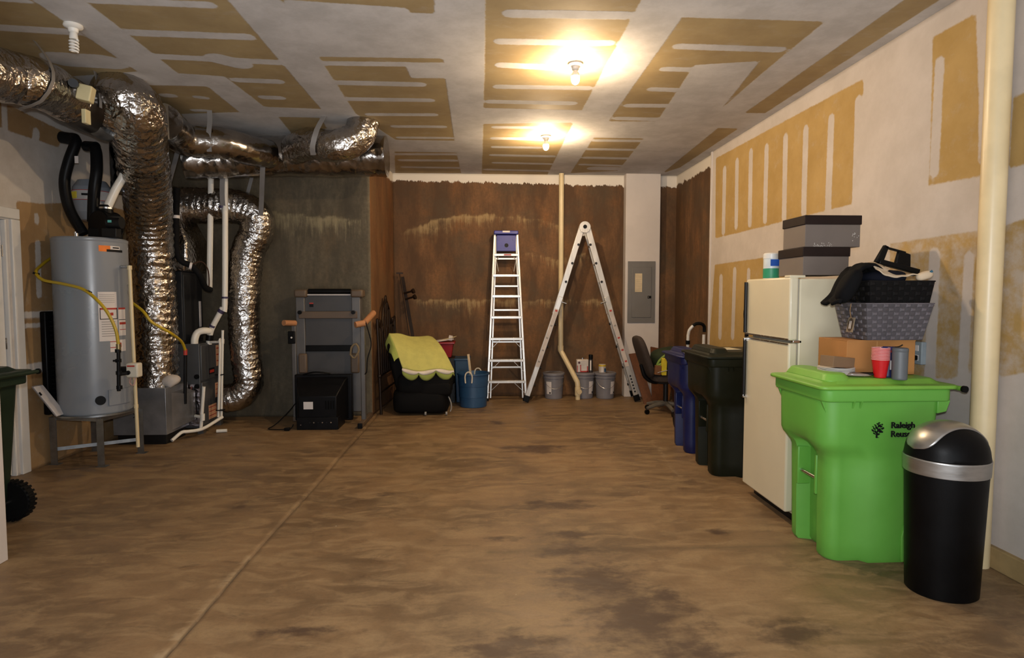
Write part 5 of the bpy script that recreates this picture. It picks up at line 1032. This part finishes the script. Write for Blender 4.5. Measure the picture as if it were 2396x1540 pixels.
BOXG = mat('taupe_box', '#6b615a', 0.7, var=0.05); BOXL = mat('espresso_lid', '#241a17', 0.6, var=0.1)
def sbox(x0, x1, y0, y1, z0, z1, label, scuff=False):
    t = thing('storage_box', label, 'box', ((x0 + x1) / 2, (y0 + y1) / 2, z0), 'lidded boxes on the refrigerator')
    MB().mm((x0 + 0.006, y0 + 0.006, z0), (x1 - 0.006, y1 - 0.006, z1 - 0.01)).build('box_body', BOXG, t, 0.003)
    MB().mm((x0, y0, z1 - 0.058), (x1, y1, z1)).build('lid', BOXL, t, 0.004)
    if scuff:
        b = MB()
        for k in range(40): b.box((x0 + 0.06 + random.random() * 0.12, y0 + 0.0055, z0 + 0.004 + random.random() ** 2 * 0.022), (random.uniform(0.002, 0.007), 0.001, random.uniform(0.001, 0.003)), (0, random.random() * 3, 0))
        for k in range(9): b.box((x1 - 0.06 + random.random() * 0.045, y0 + 0.0055, z0 + 0.03 + random.random() * 0.06), (random.uniform(0.003, 0.007), 0.001, 0.003), (0, random.random() * 3, 0))
        b.build('scuff_mark', mat('scuff_white', '#c9c4bd', 0.7), t, kind='stuff')
sbox(1.995, 2.30, 3.66, 3.98, 1.573, 1.748, 'taupe box with dark lid directly on the refrigerator')
sbox(2.0, 2.365, 3.655, 3.94, 1.749, 1.945, 'scuffed taupe box with dark lid, top of the two on refrigerator', True)
t = thing('wipes_tub', 'white and blue wipes container behind the boxes on the refrigerator', 'container', (2.0, 4.08, 1.56))
MB().lathe([(0.05, 1.552), (0.052, 1.556), (0.052, 1.70), (0.05, 1.705)], (2.0, 4.08, 0), 28).build('tub_body', mat('wipes_white', '#c9d2d6', 0.35), t)
MB().lathe([(0.054, 1.70), (0.054, 1.73), (0.045, 1.738)], (2.0, 4.08, 0), 28).build('cap', mat('wipes_cap', '#d5d5d2', 0.35), t)
MB().lathe([(0.0525, 1.565), (0.053, 1.567), (0.053, 1.63), (0.0525, 1.632)], (2.0, 4.08, 0), 28, caps=False).build('green_band', mat('green_print', '#2f8f6a', 0.45), t)
MB().box((2.0, 4.028, 1.67), (0.06, 0.005, 0.045)).build('blue_print', mat('bright_blue_print', '#2456b0', 0.45), t)
t = thing('cord_bundle', 'black coiled power cord hanging at the far side of refrigerator', 'cord', (1.93, 4.29, 1.15))
MB().tube(spline([(1.95, 4.30, 1.42), (1.92, 4.30, 1.33), (1.93, 4.30, 1.22), (1.95, 4.30, 1.18), (1.965, 4.30, 1.26), (1.95, 4.30, 1.36)], 0.02), 0.012, 8).build('coil', BLACKP, t)
MB().box((1.935, 4.30, 1.16), (0.02, 0.03, 0.04)).build('plug', BLACKP, t, 0.004)

# ------------------------------------------------------------------ load on the green cart
CARD = mat('corrugated_cardboard', '#a8743f', 0.8, var=0.06); CARD2 = mat('pale_cardboard', '#7d6248', 0.75, var=0.05)
LZ = 1.002
t = thing('cardboard_box', 'brown cardboard box on green cart under the grey basket', 'box', (2.22, 3.38, LZ))
MB().mm((2.03, 3.235, LZ), (2.425, 3.52, 1.195)).build('carton', CARD, t, 0.003)
MB().mm((2.03, 3.233, 1.191), (2.425, 3.38, 1.197)).build('flap', CARD, t)
MB().mm((2.20, 3.2335, LZ + 0.002), (2.203, 3.236, 1.19)).build('seam', mat('cardboard_edge', '#c99a62', 0.8), t)
def weave(t, x0, x1, y0, y1, z0, z1, taper, m, m2, nx, nz):
    def pt(face, u, v, out):
        k = taper * (1 - v)
        X0, X1, Y0, Y1 = x0 + k, x1 - k, y0 + k, y1 - k; z = z0 + (z1 - z0) * v
        if face == 'n': return (X0 + (X1 - X0) * u, Y0 - out, z)
        if face == 'f': return (X0 + (X1 - X0) * u, Y1 + out, z)
        if face == 'l': return (X0 - out, Y0 + (Y1 - Y0) * u, z)
        return (X1 + out, Y0 + (Y1 - Y0) * u, z)
    k = taper
    MB().loft([[(x0 + k, y0 + k, z0), (x1 - k, y0 + k, z0), (x1 - k, y1 - k, z0), (x0 + k, y1 - k, z0)], [(x0, y0, z1), (x1, y0, z1), (x1, y1, z1), (x0, y1, z1)], [(x0 + 0.012, y0 + 0.012, z1), (x1 - 0.012, y0 + 0.012, z1), (x1 - 0.012, y1 - 0.012, z1), (x0 + 0.012, y1 - 0.012, z1)], [(x0 + k + 0.012, y0 + k + 0.012, z0 + 0.03), (x1 - k - 0.012, y0 + k + 0.012, z0 + 0.03), (x1 - k - 0.012, y1 - k - 0.012, z0 + 0.03), (x0 + k + 0.012, y1 - k - 0.012, z0 + 0.03)]]).build('basket_body', m, t)
    b = MB(); b2 = MB()
    for face, n in (('n', nx), ('f', nx), ('l', max(3, int(nx * 0.6))), ('r', max(3, int(nx * 0.6)))):
        for i in range(n):
            for j in range(nz):
                u0, u1, v0, v1 = (i + 0.06) / n, (i + 0.94) / n, (j + 0.08) / nz, (j + 0.92) / nz; hi = (i + j) % 2
                o1 = 0.006 if hi else 0.002
                A4 = [pt(face, u0, v0, 0.0005), pt(face, u1, v0, 0.0005), pt(face, u1, v1, 0.0005), pt(face, u0, v1, 0.0005)]
                du, dv = (u1 - u0) * 0.2, (v1 - v0) * 0.2
                B4 = [pt(face, u0 + du, v0 + dv, o1), pt(face, u1 - du, v0 + dv, o1), pt(face, u1 - du, v1 - dv, o1), pt(face, u0 + du, v1 - dv, o1)]
                (b2 if hi else b).loft([A4, B4])
    b.build('weave', m, t, smooth=25, kind='stuff'); b2.build('raised_weave', m2, t, smooth=25, kind='stuff')
    MB().tube([(x0, y0, z1), (x1, y0, z1), (x1, y1, z1), (x0, y1, z1), (x0, y0, z1 + 0.0001)], 0.004, 8).build('rim_wire', m2, t)
GW = mat('grey_strap_weave', '#4a464a', 0.75, var=0.15); GW2 = mat('grey_strap_weave_light', '#5f5a5f', 0.7, var=0.15)
t = thing('woven_basket', 'grey woven strap basket with hanging tag on the cardboard box', 'basket', (2.28, 3.33, 1.198))
weave(t, 2.09, 2.475, 3.17, 3.47, 1.199, 1.402, 0.035, GW, GW2, 12, 9)
tg = MB().box((2.088, 3.30, 1.28), (0.004, 0.06, 0.085), (0, 0.16, 0)).build('paper_tag', mat('kraft_tag', '#8d7c66', 0.8), t, 0.001)
b = MB(); b.M = Matrix.Translation((2.0855, 3.30, 1.28)) @ Matrix.Rotation(0.16, 4, 'Y') @ Matrix.Rotation(R(-90), 4, 'Y'); b.lathe([(0.038, 0), (0.038, 0.0012)], (0, 0, 0), 28, 1.0, 0.62); b.build('tag_oval', mat('brown_print', '#4a3a2c', 0.7), tg)
b = MB(); b.M = Matrix.Translation((2.0842, 3.30, 1.28)) @ Matrix.Rotation(0.16, 4, 'Y'); [b.box((0, y, 0), (0.001, 0.006, 0.045)) for y in (-0.006, 0.006)]; b.build('tag_print', LBL, tg, kind='stuff')
MB().tube([(2.088, 3.30, 1.32), (2.082, 3.302, 1.36), (2.086, 3.30, 1.40)], 0.0025, 6).build('twine', mat('twine', '#8a6a44', 0.9), t)
KW = mat('black_strap_weave', '#0e0d0d', 0.8, var=0.2); KW2 = mat('black_strap_weave_light', '#161414', 0.75, var=0.2)
t = thing('woven_basket', 'black woven basket of clothes nested in the grey basket', 'basket', (2.29, 3.33, 1.39))
weave(t, 2.115, 2.485, 3.185, 3.46, 1.36, 1.525, 0.02, KW, KW2, 11, 6)
NAVY = mat('navy_cloth', '#10121c', 0.9, var=0.2); JKT = mat('black_cloth', '#0b0b0d', 0.85, var=0.25)
t = thing('jacket', 'black jacket slung over the left end of the black basket', 'clothing', (2.12, 3.3, 1.45))
def jk(u, v):
    p = Vector((2.28 - 0.31 * u, 3.22 + 0.20 * v, 1.53 + 0.10 * math.sin(math.pi * min(1, u * 1.25)) - 0.30 * max(0, u - 0.62) ** 1.0))
    p += Vector((-0.02, 0, 0.0)) * math.sin(v * 6); p.z += 0.02 * noise.noise(Vector((u * 6, v * 5, 2))) - 0.02 * abs(v - 0.5); return p
o = MB().grid(jk, 26, 16).build('cloth', JKT, t, smooth=80); md = o.modifiers.new('thick', 'SOLIDIFY'); md.thickness = 0.02
MB().sq((2.03, 3.24, 1.50), (0.09, 0.10, 0.20), 0.8, 20, 12, (0.1, R(25), 0), lump=0.25, seed=5).build('sleeve', JKT, t)
MB().sq((2.26, 3.28, 1.545), (0.24, 0.16, 0.10), 0.8, 24, 12, lump=0.25, seed=8).build('navy_garment', NAVY, None, label='crumpled navy garment in the middle of the black basket', cat='clothing')
CRM = mat('cream_cloth', '#c5b39a', 0.9, var=0.08)
t = thing('cream_towel', 'cream cloth with blue print lying across the black basket', 'cloth', (2.35, 3.26, 1.53))
def ct(u, v):
    p = Vector((2.16 + 0.25 * u, 3.165 + 0.11 * v + 0.02 * u, 1.628 - 0.075 * u + 0.012 * math.sin(u * 7)))
    p.z += -0.075 * (1 - v) * (0.5 + 0.5 * math.sin(u * 5 + 0.5)) + 0.01 * noise.noise(Vector((u * 5, v * 4, 7))); return p
o = MB().grid(ct, 24, 10).build('cloth', CRM, t, smooth=80); md = o.modifiers.new('thick', 'SOLIDIFY'); md.thickness = 0.006
MB().sq((2.425, 3.19, 1.555), (0.09, 0.05, 0.045), 0.8, 16, 10, (0, -0.3, 0), lump=0.15).build('rolled_end', CRM, t)
for x in (2.425, 2.45): MB().box((x, 3.173, 1.55 + (x - 2.425)), (0.02, 0.006, 0.012), (0, -0.7, 0)).build('blue_print', mat('teal_print', '#27566e', 0.7), t)
t = thing('plastic_rack', 'black plastic bracket with square opening on top of black basket', 'rack', (2.40, 3.36, 1.55))
b = MB(); b.M = Matrix.Translation((2.37, 3.34, 1.60)) @ Matrix.Rotation(R(14), 4, 'Y')
b.mm((-0.115, -0.02, 0.0), (0.13, 0.02, 0.028)); b.build('lower_bar', BLACKP, t, 0.004)
b = MB(); b.M = Matrix.Translation((2.345, 3.34, 1.645)) @ Matrix.Rotation(R(14), 4, 'Y')
b.prism([(-0.10, -0.03), (-0.055, -0.03), (-0.045, 0.07), (-0.07, 0.075)], 'y', -0.012, 0.012); b.build('upright', BLACKP, t, 0.003)
b = MB(); b.M = Matrix.Translation((2.345, 3.34, 1.645)) @ Matrix.Rotation(R(14), 4, 'Y'); b.prism([(0.02, -0.03), (0.115, -0.03), (0.09, 0.06), (0.02, 0.065)], 'y', -0.012, 0.012); b.build('upright', BLACKP, t, 0.003)
b = MB(); b.M = Matrix.Translation((2.345, 3.34, 1.645)) @ Matrix.Rotation(R(14), 4, 'Y'); b.mm((-0.065, -0.012, 0.058), (0.06, 0.012, 0.068)); b.build('top_bar', BLACKP, t, 0.002)
t = thing('small_carton', 'small brown printed carton resting on white plates on green cart', 'box', (2.0, 3.3, 1.035))
MB().box((1.985, 3.25, 1.075), (0.16, 0.09, 0.06), (0, R(6), R(18))).build('carton', CARD2, t, 0.002)
MB().box((2.03, 3.2185, 1.072), (0.04, 0.002, 0.008), (0, R(6), R(18))).build('print', LBL, t)
t = thing('plate_stack', 'stack of white foam plates on the green cart lid', 'plates', (1.99, 3.27, LZ))
for k in range(7): MB().lathe([(0.05, 0), (0.055, 0.002), (0.095, 0.012), (0.094, 0.014), (0.05, 0.006), (0.01, 0.005)], (1.985, 3.26, LZ + k * 0.005), 32).build('plate', mat('white_foam', '#d6d2cc', 0.6), t)
t = thing('utensil_pack', 'clear bag of black plastic utensils beside the red cups', 'utensils', (2.07, 3.16, LZ))
MB().sq((2.06, 3.17, LZ + 0.012), (0.15, 0.07, 0.022), 0.8, 20, 10, (0, 0, -0.4), lump=0.3, seed=4).build('bag', mat('clear_bag', '#8a7a70', 0.25), t)
for k in range(4): MB().box((2.06 + 0.012 * k, 3.15 + 0.01 * k, LZ + 0.018), (0.12, 0.012, 0.01), (0, 0, -0.4 + 0.1 * k)).build('utensil', BLACKP, t, 0.003)
REDC = mat('red_cup', '#c4161d', 0.3, var=0.04); PINKR = mat('pale_rim', '#e0a9a6', 0.35)
ORD = ['bottom red cup of the stack on the green cart', 'second red cup from the bottom of stack on green cart', 'third red cup from the bottom of stack on green cart', 'fourth red cup from the bottom of stack on green cart', 'fifth red cup from the bottom of stack on green cart', 'sixth red cup from the bottom of stack on green cart', 'seventh red cup from the bottom of stack on green cart', 'eighth red cup, just under the top one of stack', 'topmost red cup of the stack on the green cart']
for k in range(9):
    z = LZ + k * 0.0078; c = (2.15, 3.125, z)
    t = thing('plastic_cup', ORD[k], 'cup', c, 'nested red plastic cups')
    MB().lathe([(0.027, 0), (0.029, 0.002), (0.043, 0.098), (0.0415, 0.098), (0.028, 0.006), (0.005, 0.005)], c, 28).build('cup_wall', REDC, t)
    MB().lathe([(0.043, 0.097), (0.0455, 0.0985), (0.0455, 0.1005), (0.043, 0.102), (0.041, 0.1)], c, 28, caps=False).build('rim', PINKR, t)
t = thing('tumbler', 'grey insulated tumbler with lid at the front of the green cart', 'tumbler', (2.222, 3.055, 0.99))
TUMG = mat('grey_tumbler', '#5c6064', 0.45, var=0.05)
MB().lathe([(0.034, 0.002), (0.037, 0.006), (0.038, 0.15), (0.038, 0.151)], (2.222, 3.075, 0.996), 32).build('tumbler_body', TUMG, t)
MB().lathe([(0.0375, 0.151), (0.039, 0.153), (0.039, 0.168), (0.034, 0.172), (0.01, 0.172)], (2.222, 3.075, 0.996), 32).build('lid', TUMG, t)
t = thing('tumbler', 'dark blue printed travel cup behind the grey tumbler', 'tumbler', (2.205, 3.14, LZ))
MB().lathe([(0.032, 0.0), (0.034, 0.004), (0.037, 0.135), (0.036, 0.138)], (2.212, 3.155, LZ), 32).build('tumbler_body', mat('navy_tumbler', '#16204a', 0.4), t)
MB().lathe([(0.0375, 0.136), (0.038, 0.16), (0.03, 0.165)], (2.212, 3.155, LZ), 32).build('lid', mat('blue_lid', '#1e2c78', 0.4), t)
MB().box((2.205, 3.118, 1.07), (0.012, 0.004, 0.05)).build('white_print', LBL, t)
MB().box((2.215, 3.118, 1.145), (0.03, 0.004, 0.012)).build('red_print', REDL, t)
MB().tube(spline([(2.23, 3.15, 1.165), (2.26, 3.14, 1.168), (2.275, 3.13, 1.18)], 0.01), 0.003, 6).build('straw', BLACKP, t)
t = thing('wall_outlet', 'grey wall outlet box with black plug beside the cardboard box', 'outlet', (2.71, 3.58, 1.03))
MB().mm((2.69, 3.535, 1.02), (2.722, 3.62, 1.16)).build('cover_plate', mat('outlet_grey', '#8f9aa0', 0.45), t, 0.004)
for z in (1.06, 1.12): MB().mm((2.687, 3.56, z - 0.018), (2.692, 3.595, z + 0.018)).build('socket', LBL, t, 0.002)
MB().mm((2.64, 3.56, 1.045), (2.69, 3.595, 1.075)).build('plug', BLACKP, t, 0.006)
MB().tube(spline([(2.645, 3.577, 1.06), (2.62, 3.577, 1.02), (2.615, 3.577, 0.9), (2.63, 3.58, 0.7)], 0.03), 0.005, 8).build('cord', BLACKP, t)

# ------------------------------------------------------------------ swing-top can and wall pipe
CX_, CY_ = 2.25, 2.765
t = thing('trash_can', 'black swing-top trash can with steel band before the green cart', 'trash can', (CX_, CY_, 0))
CANB = mat('matte_black_can', '#070708', 0.42, var=0.15, bump=0.05, bscale=120); BRUSH = mat('brushed_steel', '#a9a8a6', 0.36, 0.9, 0.08, 40, 0.03, 90, (0.2, 0.2, 1))
MB().lathe([(0.152, 0.0), (0.157, 0.005), (0.177, 0.60), (0.172, 0.605)], (CX_, CY_, 0), 56, 1.0, 0.92).build('can_body', CANB, t)
MB().lathe([(0.18, 0.592), (0.182, 0.594), (0.185, 0.665), (0.183, 0.668)], (CX_, CY_, 0), 56, 1.0, 0.92).build('steel_band', BRUSH, t)
dome = [(0.178, 0.667), (0.181, 0.672), (0.178, 0.69)] + [(0.177 * math.cos(R(a)), 0.69 + 0.148 * math.sin(R(a))) for a in range(8, 90, 8)] + [(0.004, 0.838)]
MB().lathe(dome, (CX_, CY_, 0), 56, 1.0, 0.92).build('dome_lid', CANB, t)
def flap(u, v):
    # strip of the dome crossing over the top from the left side, with rounded lower ends
    ax = R(-82 + 164 * u)                        # along X over the top, from the left side to the right side
    wv = (v - 0.5) * 2; half = R(31) * max(0.05, math.sqrt(max(0.0, 1 - abs(2 * u - 1) ** 7)))
    ay = wv * half
    fx, fy = 0.181 * math.sin(ax) * math.cos(ay), 0.181 * math.sin(ay); ca, sa = math.cos(R(5)), math.sin(R(5))
    return (CX_ + fx * ca - fy * sa, CY_ + 0.92 * (fx * sa + fy * ca), 0.688 + 0.155 * math.cos(ax) * math.cos(ay))
o = MB().grid(flap, 40, 16).build('swing_flap', BRUSH, t, smooth=60); md = o.modifiers.new('thick', 'SOLIDIFY'); md.thickness = 0.006
t = thing('wall_pipe', 'thick cream vertical pipe running up the right wall', 'pipe', (2.65, 3.02, 0))
MB().cyl((2.65, 3.02, 0), (2.65, 3.02, H), 0.057, n=32).build('pipe_run', CREAM, t)
